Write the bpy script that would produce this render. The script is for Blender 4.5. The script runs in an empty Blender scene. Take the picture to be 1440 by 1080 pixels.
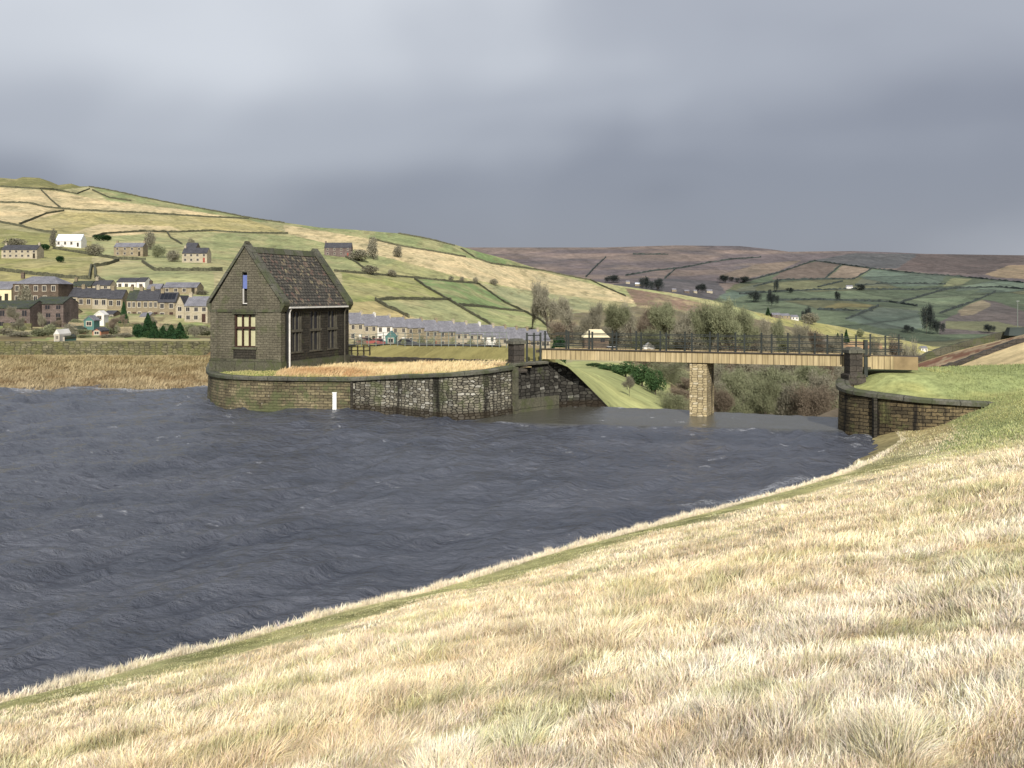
import bpy, math, random
import numpy as np
random.seed(7); rng = np.random.default_rng(11)
F = 1450.0; HZ = 415.0; EYE = 6.4            # focal length in photo pixels, horizon row, eye height above the water
sc = bpy.context.scene; col = sc.collection
R = math.radians

def at(px, py, d): return ((px-720)/F*d, d, EYE-(py-HZ)/F*d)     # a point on the sight line at depth d
def X(px, d): return (px-720)/F*d

# ------------------------------------------------------------------ noise
_T = np.random.default_rng(5).random((256, 256))
def vn(x, y):
    x = np.asarray(x, float); y = np.asarray(y, float)
    xi = np.floor(x).astype(int); yi = np.floor(y).astype(int); fx = x-xi; fy = y-yi
    fx = fx*fx*(3-2*fx); fy = fy*fy*(3-2*fy)
    a = _T[xi & 255, yi & 255]; b = _T[(xi+1) & 255, yi & 255]; c = _T[xi & 255, (yi+1) & 255]; e = _T[(xi+1) & 255, (yi+1) & 255]
    return (a*(1-fx)+b*fx)*(1-fy)+(c*(1-fx)+e*fx)*fy
def fbm(x, y, o=4):
    s = 0; a = .5; t = 0
    for i in range(o):
        s = s+a*vn(x*2**i+17.3*i, y*2**i+9.1*i); t += a; a *= .55
    return s/t
def sstep(a, b, x):
    t = np.clip((x-a)/(b-a), 0, 1); return t*t*(3-2*t)

# ------------------------------------------------------------------ tagging and mesh building
def tag(o, label=None, cat=None, group=None, kind=None):
    if label: o['label'] = label
    if cat: o['category'] = cat
    if group: o['group'] = group
    if kind: o['kind'] = kind
    return o
def empty(name, loc, rz=0, parent=None):
    o = bpy.data.objects.new(name, None); col.objects.link(o); o.location = loc; o.rotation_euler = (0, 0, rz)
    o.empty_display_size = .3
    if parent: o.parent = parent
    return o

class MB:
    def __init__(s): s.v = []; s.f = []; s.m = []; s.uv = []
    def add(s, vs, fs, m=0, uvs=None):
        b = len(s.v); s.v += [tuple(v) for v in vs]
        for i, f in enumerate(fs):
            s.f.append([b+k for k in f]); s.m.append(m); s.uv.append(uvs[i] if uvs else None)
        return s
    def box(s, x0, x1, y0, y1, z0, z1, m=0, rot=0, piv=None, taper=0):
        vs = []
        for z, t in ((z0, 0), (z1, taper)):
            for (x, y) in ((x0+t, y0+t), (x1-t, y0+t), (x1-t, y1-t), (x0+t, y1-t)): vs.append((x, y, z))
        if rot:
            px, py = piv if piv else ((x0+x1)/2, (y0+y1)/2); c, n = math.cos(rot), math.sin(rot)
            vs = [(px+(x-px)*c-(y-py)*n, py+(x-px)*n+(y-py)*c, z) for x, y, z in vs]
        return s.add(vs, [(3, 2, 1, 0), (4, 5, 6, 7), (0, 1, 5, 4), (1, 2, 6, 5), (2, 3, 7, 6), (3, 0, 4, 7)], m)
    def prism(s, poly, axis, a, b, m=0):      # polygon in (u,z) pushed along x or y, counter-clockwise
        n = len(poly)
        f = (lambda u, z, t: (u, t, z)) if axis == 'y' else (lambda u, z, t: (t, u, z))
        vs = [f(u, z, a) for u, z in poly]+[f(u, z, b) for u, z in poly]
        fs = [tuple(range(n)), tuple(range(2*n-1, n-1, -1))]+[(i, i+n, (i+1) % n+n, (i+1) % n) for i in range(n)]
        return s.add(vs, fs, m)
    def tube(s, pts, rad, n=6, m=0):
        pts = [np.array(p, float) for p in pts]; rs = rad if hasattr(rad, '__len__') else [rad]*len(pts)
        vs = []
        for i, p in enumerate(pts):
            t = pts[min(i+1, len(pts)-1)]-pts[max(i-1, 0)]; t = t/(np.linalg.norm(t)+1e-9)
            a = np.cross(t, (0, 0, 1) if abs(t[2]) < .9 else (1, 0, 0)); a = a/np.linalg.norm(a); b = np.cross(t, a)
            for k in range(n):
                w = 2*math.pi*k/n; vs.append(tuple(p+rs[i]*(math.cos(w)*a+math.sin(w)*b)))
        fs = []
        for i in range(len(pts)-1):
            for k in range(n): fs.append((i*n+k, i*n+(k+1) % n, (i+1)*n+(k+1) % n, (i+1)*n+k))
        fs.append(tuple(range(n-1, -1, -1))); e = (len(pts)-1)*n; fs.append(tuple(e+k for k in range(n)))
        return s.add(vs, fs, m)
    def build(s, name, mats, parent=None, loc=None, smooth=False, fix=True):
        me = bpy.data.meshes.new(name); me.from_pydata(s.v, [], s.f)
        mats = mats if isinstance(mats, (list, tuple)) else [mats]
        for m in mats: me.materials.append(m)
        me.polygons.foreach_set('material_index', s.m)
        if smooth: me.polygons.foreach_set('use_smooth', [True]*len(s.f))
        if fix:
            import bmesh
            bm = bmesh.new(); bm.from_mesh(me); bmesh.ops.recalc_face_normals(bm, faces=bm.faces)
            bm.to_mesh(me); bm.free()
        uvl = me.uv_layers.new(name='UVMap').data
        vv = me.vertices
        for p in me.polygons:
            g = s.uv[p.index] if p.index < len(s.uv) else None
            n = p.normal
            for j, li in enumerate(p.loop_indices):
                vi = me.loops[li].vertex_index; c = vv[vi].co
                if g is not None:
                    k = s.f[p.index].index(vi); uvl[li].uv = g[k]
                elif abs(n.z) > .8: uvl[li].uv = (c.x, c.y)
                else:
                    l = math.hypot(n.x, n.y) or 1; uvl[li].uv = ((-n.y*c.x+n.x*c.y)/l, c.z/(max(.3, l)))
        o = bpy.data.objects.new(name, me); col.objects.link(o)
        if parent: o.parent = parent
        if loc: o.location = loc
        return o

def fast_mesh(name, V, faces, mat, colors=None, cname='Col', smooth=True, parent=None, extra=None):
    """V (n,3); faces list of (m,k) int arrays"""
    me = bpy.data.meshes.new(name); V = np.asarray(V, np.float32)
    me.vertices.add(len(V)); me.vertices.foreach_set('co', V.ravel())
    nl = sum(f.size for f in faces); nf = sum(len(f) for f in faces)
    me.loops.add(nl); me.polygons.add(nf)
    me.loops.foreach_set('vertex_index', np.concatenate([f.ravel() for f in faces]).astype(np.int32))
    tot = np.concatenate([np.full(len(f), f.shape[1], np.int32) for f in faces])
    st = np.concatenate([[0], np.cumsum(tot)[:-1]]).astype(np.int32)
    me.polygons.foreach_set('loop_start', st)
    try: me.polygons.foreach_set('loop_total', tot)
    except Exception: pass
    me.polygons.foreach_set('use_smooth', np.full(nf, smooth))
    me.materials.append(mat)
    if colors is not None:
        a = me.color_attributes.new(cname, 'FLOAT_COLOR', 'POINT'); c = np.ones((len(V), 4), np.float32); c[:, :3] = colors
        a.data.foreach_set('color', c.ravel())
    for k, val in (extra or {}).items():
        a = me.attributes.new(k, 'FLOAT', 'POINT'); a.data.foreach_set('value', np.asarray(val, np.float32))
    me.update(calc_edges=True); me.validate()
    o = bpy.data.objects.new(name, me); col.objects.link(o)
    if parent: o.parent = parent
    return o
def grid_faces(nr, nc, keep=None):
    i = np.arange(nr-1)[:, None]*nc+np.arange(nc-1)[None, :]
    q = np.stack([i, i+1, i+1+nc, i+nc], -1).reshape(-1, 4)
    return q if keep is None else q[keep.ravel()]

# ------------------------------------------------------------------ materials
class N:
    def __init__(s, name):
        s.mat = bpy.data.materials.new(name); s.mat.use_nodes = True; s.t = s.mat.node_tree; s.n = s.t.nodes; s.l = s.t.links
        s.b = s.n['Principled BSDF']; s.b.inputs['Roughness'].default_value = .9
        try: s.b.inputs['Specular IOR Level'].default_value = .2
        except Exception: pass
    def new(s, t, **k):
        x = s.n.new(t)
        for a, v in k.items(): setattr(x, a, v)
        return x
    def link(s, a, b): s.l.new(a, b)
    def coord(s, kind='Object'): return s.new('ShaderNodeTexCoord').outputs[kind]
    def mapv(s, vec, scale=(1, 1, 1), rot=(0, 0, 0)):
        m = s.new('ShaderNodeMapping'); m.inputs['Scale'].default_value = scale; m.inputs['Rotation'].default_value = rot
        s.link(vec, m.inputs[0]); return m.outputs[0]
    def noise(s, vec, scale, detail=5, rough=.6, dist=0):
        x = s.new('ShaderNodeTexNoise'); x.inputs['Scale'].default_value = scale; x.inputs['Detail'].default_value = detail
        x.inputs['Roughness'].default_value = rough; x.inputs['Distortion'].default_value = dist
        s.link(vec, x.inputs['Vector']); return x.outputs['Fac']
    def ramp(s, fac, stops):
        x = s.new('ShaderNodeValToRGB'); r = x.color_ramp
        while len(r.elements) < len(stops): r.elements.new(.5)
        for e, (p, c) in zip(r.elements, stops):
            e.position = p; e.color = (*(c if hasattr(c, '__len__') else (c, c, c)), 1)
        s.link(fac, x.inputs[0]); return x.outputs[0]
    def mix(s, fac, a, b, mode='MIX'):
        x = s.new('ShaderNodeMix', data_type='RGBA', blend_type=mode)
        for i, v in ((0, fac), (6, a), (7, b)):
            if hasattr(v, 'is_output'): s.link(v, x.inputs[i])
            else: x.inputs[i].default_value = v if i == 0 else (*v, 1)
        return x.outputs[2]
    def math(s, op, a, b=0):
        x = s.new('ShaderNodeMath', operation=op)
        for i, v in ((0, a), (1, b)):
            if hasattr(v, 'is_output'): s.link(v, x.inputs[i])
            else: x.inputs[i].default_value = v
        return x.outputs[0]
    def bump(s, h, strength=.5, dist=.05):
        x = s.new('ShaderNodeBump'); x.inputs['Strength'].default_value = strength; x.inputs['Distance'].default_value = dist
        s.link(h, x.inputs['Height']); s.link(x.outputs[0], s.b.inputs['Normal'])
    def out(s, c):
        if hasattr(c, 'is_output'): s.link(c, s.b.inputs['Base Color'])
        else: s.b.inputs['Base Color'].default_value = (*c, 1)
        return s.mat

def plain(name, c, rough=.8, var=.25, scale=3, metal=0):
    n = N(name); v = n.noise(n.coord(), scale, 4)
    f = n.ramp(v, [(.3, 1-var), (.7, 1+var)])
    n.b.inputs['Roughness'].default_value = rough; n.b.inputs['Metallic'].default_value = metal
    n.bump(v, .2, .01)
    return n.out(n.mix(1.0, c, f, 'MULTIPLY'))

def stone(name, c1, c2, mortar, bw=.6, bh=.25, moss=None, mossamt=.5, dark=.5, streak=0, white=0, scale=1.0, depth=.04, off=.5):
    n = N(name); uv = n.coord('UV')
    w = n.noise(uv, 1.7, 3); wv = n.new('ShaderNodeVectorMath', operation='SCALE'); 
    w2 = n.noise(uv, 5.5, 2); w = n.math('ADD', w, n.math('MULTIPLY', n.math('SUBTRACT', w2, .5), .7)); comb = n.new('ShaderNodeCombineXYZ'); n.link(n.math('SUBTRACT', w, .5), comb.inputs[0]); n.link(n.math('MULTIPLY', n.math('SUBTRACT', w, .5), .6), comb.inputs[1])
    n.link(comb.outputs[0], wv.inputs[0]); wv.inputs[3].default_value = .16
    ad = n.new('ShaderNodeVectorMath', operation='ADD'); n.link(uv, ad.inputs[0]); n.link(wv.outputs[0], ad.inputs[1])
    br = n.new('ShaderNodeTexBrick'); n.link(ad.outputs[0], br.inputs['Vector']); br.offset = off
    br.inputs['Color1'].default_value = (*c1, 1); br.inputs['Color2'].default_value = (*c2, 1); br.inputs['Mortar'].default_value = (*mortar, 1)
    br.inputs['Scale'].default_value = 1; br.inputs['Brick Width'].default_value = bw; br.inputs['Row Height'].default_value = bh
    br.inputs['Mortar Size'].default_value = .018*scale; br.inputs['Mortar Smooth'].default_value = .6; br.inputs['Bias'].default_value = -.1
    big = n.noise(n.coord(), .35, 5, .65)
    c = n.mix(1.0, br.outputs['Color'], n.ramp(big, [(.3, 1-dark), (.65, 1.15)]), 'MULTIPLY')
    fine = n.noise(n.coord(), 9, 6, .7)
    c = n.mix(1.0, c, n.ramp(fine, [(.3, .55), (.7, 1.4)]), 'MULTIPLY')
    if moss:
        mn = n.noise(n.coord(), .9, 6, .7)
        c = n.mix(n.ramp(mn, [(.62-.3*mossamt, 0.), (.72-.3*mossamt, .85)]), c, moss)
    if streak:
        st = n.noise(n.mapv(uv, (1.6, .12, 1)), 1.0, 4, .6)
        c = n.mix(n.ramp(st, [(.56-.2*streak, 0.), (.66-.2*streak, .93)]), c, (.012, .011, .01))
    if white:
        ws = n.noise(n.mapv(uv, (2.6, 1.6, 1)), 1.5, 6, .75)
        c = n.mix(n.ramp(ws, [(.68-.2*white, 0.), (.76-.2*white, .85)]), c, (.5, .48, .42))
    n.bump(n.math('ADD', n.math('MULTIPLY', br.outputs['Fac'], -1.0), n.math('MULTIPLY', fine, .6)), .9, depth)
    return n.out(c)

def rubble(name, stops, mortar, sx=3.2, sy=6.5, rnd=.7, edge=.06, moss=None, mossamt=.4, streak=0, dark=.5, depth=.06, wet=True):
    n = N(name); uv = n.coord('UV'); mv = n.mapv(uv, (sx, sy, 1))
    nd = n.new('ShaderNodeTexNoise'); nd.inputs['Scale'].default_value = .8; n.link(mv, nd.inputs['Vector'])
    ad = n.new('ShaderNodeVectorMath', operation='MULTIPLY_ADD'); n.link(nd.outputs['Color'], ad.inputs[0]); ad.inputs[1].default_value = (.5, .35, 0); n.link(mv, ad.inputs[2])
    v1 = n.new('ShaderNodeTexVoronoi', voronoi_dimensions='2D', feature='F1', distance='CHEBYCHEV'); v2 = n.new('ShaderNodeTexVoronoi', voronoi_dimensions='2D', feature='DISTANCE_TO_EDGE')
    for v in (v1, v2): n.link(ad.outputs[0], v.inputs['Vector']); v.inputs['Scale'].default_value = 1; v.inputs['Randomness'].default_value = rnd
    v1.distance = 'EUCLIDEAN'
    sp_ = n.new('ShaderNodeSeparateColor'); n.link(v1.outputs['Color'], sp_.inputs[0])
    c = n.ramp(sp_.outputs[0], stops)
    fine = n.noise(n.coord(), 8, 6, .7); c = n.mix(1.0, c, n.ramp(fine, [(.3, .6), (.7, 1.35)]), 'MULTIPLY')
    e = n.ramp(v2.outputs['Distance'], [(edge*.3, 0.), (edge*1.6, 1.)]); c = n.mix(e, mortar, c)
    big = n.noise(n.coord(), .4, 5, .65); c = n.mix(1.0, c, n.ramp(big, [(.3, 1-dark), (.65, 1.15)]), 'MULTIPLY')
    if moss: c = n.mix(n.ramp(n.noise(n.coord(), .9, 6, .7), [(.62-.3*mossamt, 0.), (.72-.3*mossamt, .8)]), c, moss)
    if streak:
        st = n.noise(n.mapv(uv, (.9, .13, 1)), 1.0, 5, .65); c = n.mix(n.ramp(st, [(.60-.2*streak, 0.), (.72-.2*streak, .9)]), c, (.014, .013, .011))
    if wet:
        sz_ = n.new('ShaderNodeSeparateXYZ'); n.link(n.coord(), sz_.inputs[0]); wl = n.math('ADD', sz_.outputs[2], n.math('MULTIPLY', fine, -.18)); c = n.mix(n.ramp(wl, [(.0, .8), (.16, 0.)]), c, (.03, .022, .014))
    n.bump(n.math('ADD', e, n.math('MULTIPLY', fine, .5)), .9, depth); return n.out(c)

def attr_mat(name, fine_scale=.25, amp=.35, bumpd=.3, sx=(1, 1, 1), extra=None):
    n = N(name); a = n.new('ShaderNodeAttribute', attribute_name='Col').outputs['Color']
    v = n.noise(n.mapv(n.coord(), sx), fine_scale, 8, .72)
    v2 = n.noise(n.coord(), fine_scale*.12, 5, .65)
    c = n.mix(1.0, a, n.ramp(v, [(.3, 1-amp), (.7, 1+amp)]), 'MULTIPLY')
    c = n.mix(1.0, c, n.ramp(v2, [(.3, (1-amp*.7, 1-amp*.55, 1-amp*.6)), (.7, (1+amp*.6, 1+amp*.5, 1+amp*.3))]), 'MULTIPLY')
    n.bump(v, .8, bumpd)
    n.b.inputs['Specular IOR Level'].default_value = .05
    return n.out(c)

M = {}
M['hill'] = attr_mat('hillside_grass', .3, .42, .5)
M['moor'] = attr_mat('moorland', .05, .35, 4)
M['bank'] = attr_mat('bank_turf', 2.5, .4, .05)
M['lawn'] = attr_mat('lawn_turf', 1.6, .3, .03)
M['fieldwall'] = plain('field_wall_stone', (.095, .095, .062), 1, .5, 1.2)
M['hedge'] = plain('far_hedge_leaves', (.045, .055, .052), 1, .5, .1)
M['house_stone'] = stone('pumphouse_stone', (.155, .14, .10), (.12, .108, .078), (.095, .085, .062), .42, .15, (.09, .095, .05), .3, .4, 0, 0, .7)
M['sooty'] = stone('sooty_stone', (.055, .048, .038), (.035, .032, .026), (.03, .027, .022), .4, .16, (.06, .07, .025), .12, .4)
M['trim'] = stone('weathered_trim', (.11, .105, .075), (.08, .078, .055), (.06, .06, .045), 1.4, .9, (.075, .085, .04), .45, .4)
M['coping'] = stone('mossy_coping', (.13, .125, .10), (.09, .09, .072), (.03, .03, .025), 1.2, .8, (.075, .085, .045), .5, .4)
M['isl_a'] = stone('island_wall_stone', (.26, .22, .13), (.12, .10, .065), (.05, .042, .03), .46, .17, (.10, .11, .045), .35, .7, .0, .3, 1.1, .05)
M['isl_b'] = stone('island_rubble_stone', (.44, .41, .31), (.2, .185, .14), (.02, .018, .015), .38, .16, (.10, .10, .05), .2, .5, .28, .5, 1.9, .08)
M['abut'] = stone('abutment_stone', (.06, .057, .05), (.032, .03, .027), (.015, .014, .012), .55, .26, (.05, .06, .02), .1, .5, .2, .28)
M['rwall'] = stone('right_wall_stone', (.25, .19, .10), (.08, .065, .042), (.03, .025, .018), .5, .17, (.10, .105, .04), .2, .9, .34, .12, 1.4, .08)
M['bankwall'] = stone('bank_wall_stone', (.16, .14, .085), (.10, .09, .06), (.06, .055, .035), .5, .18, (.10, .095, .035), .75, .5, .15)
M['pier'] = stone('bridge_pier_stone', (.56, .46, .27), (.36, .29, .17), (.2, .16, .09), .36, .14, None, .3, .35, 0, .12)
M['darkpier'] = stone('gate_pier_stone', (.075, .065, .055), (.05, .045, .04), (.04, .036, .03), .7, .3, (.05, .06, .025), .15, .4)
M['farstone'] = stone('village_stone', (.34, .28, .18), (.24, .2, .14), (.2, .17, .12), .6, .3, None, .2, .35)
M['palestone'] = stone('pale_house_stone', (.48, .42, .31), (.38, .33, .24), (.3, .26, .2), .6, .3, None, .2, .25)
M['brownstone'] = stone('brown_house_stone', (.16, .12, .09), (.11, .085, .065), (.09, .07, .05), .6, .3, None, .2, .4)
M['mauvestone'] = stone('mauve_house_stone', (.2, .155, .14), (.14, .11, .10), (.1, .08, .07), .6, .3, None, .2, .4)
M['white'] = plain('white_render', (.66, .64, .60), .8, .12, .8)
M['cream'] = plain('cream_render', (.66, .58, .38), .8, .12, .8)
M['slate'] = stone('blue_grey_slate', (.24, .235, .26), (.18, .18, .205), (.13, .13, .15), .5, .3, None, .2, .3)
M['darkslate'] = stone('dark_slate', (.085, .085, .095), (.06, .06, .07), (.04, .04, .045), .5, .3, None, .2, .3)
M['mossslate'] = stone('mossy_slate', (.07, .08, .065), (.05, .055, .05), (.03, .035, .03), .5, .3, (.06, .075, .03), .4, .3)
M['palesheet'] = plain('pale_sheet_roof', (.6, .64, .72), .5, .08, .4)
M['window'] = plain('window_glass_dark', (.03, .03, .035), .15, .1, 1)
M['wframe'] = plain('window_surround', (.42, .38, .31), .7, .1, 1)
M['door'] = plain('painted_door', (.28, .07, .05), .6, .1, 1)
M['panel'] = plain('solar_panel_glass', (.012, .014, .02), .1, .1, 1)
M['teal'] = plain('teal_paint', (.08, .18, .165), .5, .1, 1)
M['red'] = plain('red_paint', (.28, .08, .07), .4, .1, 1)
M['orange'] = plain('orange_cladding', (.42, .19, .12), .7, .2, 1)
M['darkcar'] = plain('dark_car_paint', (.04, .045, .055), .25, .1, 1)
M['whitecar'] = plain('white_car_paint', (.75, .76, .78), .25, .05, 1)
M['tyre'] = plain('tyre_rubber', (.02, .02, .02), .8, .1, 4)
M['chrome'] = plain('headlamp_glass', (.6, .6, .58), .1, .05, 4)
M['iron'] = plain('railing_iron', (.035, .04, .036), .6, .3, 3)
M['darkwood'] = plain('dark_timber', (.035, .03, .022), .9, .35, 6)
M['greyfence'] = plain('galvanised_fence', (.17, .19, .17), .6, .2, 3)
M['board'] = plain('white_gauge_board', (.8, .8, .78), .6, .05, 3)
M['leadpipe'] = plain('white_downpipe', (.62, .6, .56), .6, .2, 2)
M['blackpipe'] = plain('black_pipe', (.02, .02, .02), .5, .2, 2)
M['yellow'] = plain('yellow_blind', (.50, .48, .30), .6, .12, 2)
M['brownframe'] = plain('brown_window_frame', (.05, .026, .02), .6, .2, 4)
M['blue'] = plain('blue_shutter', (.14, .18, .40), .5, .12, 4)
M['bark'] = plain('tree_bark', (.075, .062, .048), 1, .4, 2)
M['tan'] = plain('tan_stone_slope', (.5, .38, .24), .9, .2, .8)

def leafmat(name, a, b, trans=.2):
    n = N(name); oi = n.new('ShaderNodeObjectInfo').outputs['Random']; v = n.noise(n.coord(), .9, 4, .7)
    c = n.mix(n.ramp(v, [(.35, 0.), (.65, 1.)]), a, b)
    c = n.mix(1.0, c, n.ramp(oi, [(0, .8), (1, 1.2)]), 'MULTIPLY')
    n.b.inputs['Specular IOR Level'].default_value = .05
    return n.out(c)
M['twig'] = leafmat('bare_twigs', (.18, .17, .125), (.26, .24, .18))
M['twig_green'] = leafmat('budding_twigs', (.16, .175, .10), (.24, .245, .15))
M['twig_brown'] = leafmat('brown_twigs', (.15, .12, .09), (.215, .175, .13))
M['conifer'] = leafmat('conifer_leaves', (.018, .045, .022), (.04, .08, .03))
M['shrub'] = leafmat('evergreen_shrub_leaves', (.035, .07, .03), (.07, .12, .045))
M['darktree'] = leafmat('far_dark_twigs', (.035, .043, .042), (.05, .06, .055))

M['isl_a'] = stone('island_wall_stone', (.25, .21, .125), (.12, .10, .065), (.055, .048, .034), .5, .165, (.10, .112, .052), .42, .7, 0, .25, 1.0, .05)
M['isl_b'] = rubble('island_rubble_stone', [(0, (.13, .12, .095)), (.45, (.23, .21, .16)), (.8, (.31, .285, .22)), (1, (.47, .45, .39))], (.03, .027, .022), 3.0, 7.2, .6, .08, (.11, .12, .06), .3, .46)
M['rwall'] = stone('right_wall_stone', (.20, .155, .085), (.075, .062, .04), (.03, .026, .02), .52, .17, (.12, .125, .05), .25, .8, .2, .1, 1.1, .08)
M['pier'] = rubble('bridge_pier_stone', [(0, (.30, .24, .14)), (.4, (.44, .36, .21)), (.8, (.48, .39, .23)), (1, (.54, .47, .33))], (.2, .16, .10), 3.4, 7.5, .5, .05, None, .3, .12, .3, .05, False)
M['abut'] = rubble('abutment_stone', [(0, (.03, .028, .024)), (.5, (.06, .056, .048)), (.9, (.10, .095, .08)), (1, (.30, .29, .26))], (.016, .015, .013), 2.4, 5, .5, .06, (.07, .08, .035), .12, .3)
M['bankwall'] = rubble('bank_wall_stone', [(0, (.10, .095, .06)), (.5, (.16, .15, .09)), (1, (.22, .20, .13))], (.07, .065, .04), 2.2, 5, .6, .06, (.14, .14, .06), .5, 0, .3, .05, False)

# roof slates with red and ochre patches
n = N('stone_slates'); uv = n.coord('UV')
br = n.new('ShaderNodeTexBrick'); n.link(uv, br.inputs['Vector'])
br.inputs['Scale'].default_value = 1; br.inputs['Brick Width'].default_value = .34; br.inputs['Row Height'].default_value = .24; br.inputs['Mortar Size'].default_value = .02
br.inputs['Color1'].default_value = (.105, .095, .078, 1); br.inputs['Color2'].default_value = (.06, .056, .048, 1); br.inputs['Mortar'].default_value = (.012, .012, .012, 1)
cell = n.new('ShaderNodeTexVoronoi'); cell.inputs['Scale'].default_value = 4.6; n.link(uv, cell.inputs['Vector'])
sep = n.new('ShaderNodeSeparateColor'); n.link(cell.outputs['Color'], sep.inputs[0])
zone = n.noise(uv, .55, 3)
pat = n.math('ADD', sep.outputs[0], n.math('MULTIPLY', n.math('SUBTRACT', zone, .5), 1.3))
c = n.mix(n.ramp(pat, [(.74, 0.), (.84, .75)]), br.outputs['Color'], n.ramp(sep.outputs[1], [(0, (.15, .085, .07)), (.5, (.18, .13, .10)), (1, (.25, .22, .13))]))
c = n.mix(1.0, c, n.ramp(n.noise(n.coord(), 8, 6, .7), [(.3, .5), (.7, 1.5)]), 'MULTIPLY')
n.bump(n.math('ADD', n.math('MULTIPLY', br.outputs['Fac'], -1), n.math('MULTIPLY', sep.outputs[2], .7)), 1, .05); M['slates'] = n.out(c)

# bridge fascia: yellow timber boards with dark joints and stains
n = N('bridge_fascia_boards'); uv = n.coord('UV')
br = n.new('ShaderNodeTexBrick'); n.link(uv, br.inputs['Vector']); br.offset = 0
br.inputs['Scale'].default_value = 1; br.inputs['Brick Width'].default_value = .29; br.inputs['Row Height'].default_value = 5; br.inputs['Mortar Size'].default_value = .014
br.inputs['Color1'].default_value = (.50, .40, .23, 1); br.inputs['Color2'].default_value = (.40, .315, .17, 1); br.inputs['Mortar'].default_value = (.17, .12, .065, 1)
st = n.noise(n.mapv(uv, (7, .35, 1)), 1, 5, .7)
c = n.mix(1.0, br.outputs['Color'], n.ramp(st, [(.3, .5), (.65, 1.2)]), 'MULTIPLY')
c = n.mix(1.0, c, n.ramp(n.noise(uv, .5, 3), [(.3, .85), (.7, 1.15)]), 'MULTIPLY')
n.bump(n.math('MULTIPLY', br.outputs['Fac'], -1), .6, .02); M['fascia'] = n.out(c)
M['deck'] = plain('bridge_deck_top', (.065, .055, .045), .9, .3, 2)

# water
n = N('reservoir_water'); oc = n.coord()
b = n.b; b.inputs['IOR'].default_value = 1.33; b.inputs['Roughness'].default_value = .16
b.inputs['Specular IOR Level'].default_value = .5
a1 = n.noise(n.mapv(oc, (1, 1.5, 1), (0, 0, .5)), 1.5, 7, .65, .4)
a2 = n.noise(n.mapv(oc, (1.3, .8, 1), (0, 0, .3)), 5.0, 5, .65)
pool = n.new('ShaderNodeAttribute', attribute_name='pool').outputs['Fac']
foam = n.new('ShaderNodeAttribute', attribute_name='foam').outputs['Fac']
a0 = n.noise(n.mapv(oc, (1, 1.7, 1), (0, 0, .5)), .75, 4, .6, .5); h = n.math('ADD', n.math('MULTIPLY', a0, 1.3), n.math('ADD', a1, n.math('MULTIPLY', a2, .3)))
x = n.new('ShaderNodeBump'); x.inputs['Distance'].default_value = .30
n.link(n.math('SUBTRACT', 1.0, n.math('MULTIPLY', pool, .75)), x.inputs['Strength'])
n.link(h, x.inputs['Height']); n.link(x.outputs[0], b.inputs['Normal'])
patch = n.noise(oc, .12, 3)
patch = n.noise(n.mapv(oc, (1, 2.2, 1), (0, 0, .5)), .16, 5, .65); c = n.mix(n.ramp(patch, [(.38, 0.), (.62, 1.)]), (.060, .067, .088), (.098, .105, .130))
c = n.mix(pool, c, (.082, .080, .066))
fn = n.noise(oc, 6, 6, .8)
ff = n.math('MULTIPLY', foam, n.ramp(fn, [(.42, 0.), (.6, 1.)]))
c = n.mix(ff, c, (.62, .63, .66))
n.link(n.math('ADD', .16, n.math('MULTIPLY', ff, .6)), b.inputs['Roughness'])
M['water'] = n.out(c)

def blademat(name, trans=.35):
    n = N(name); a = n.new('ShaderNodeAttribute', attribute_name='Col').outputs['Color']
    d = n.new('ShaderNodeBsdfDiffuse'); t = n.new('ShaderNodeBsdfTranslucent'); mx = n.new('ShaderNodeMixShader'); mx.inputs[0].default_value = trans
    n.link(a, d.inputs[0]); n.link(a, t.inputs[0]); n.link(d.outputs[0], mx.inputs[1]); n.link(t.outputs[0], mx.inputs[2])
    n.link(mx.outputs[0], n.n['Material Output'].inputs[0]); return n.mat
M['blade'] = blademat('grass_blades', .12)

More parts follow.
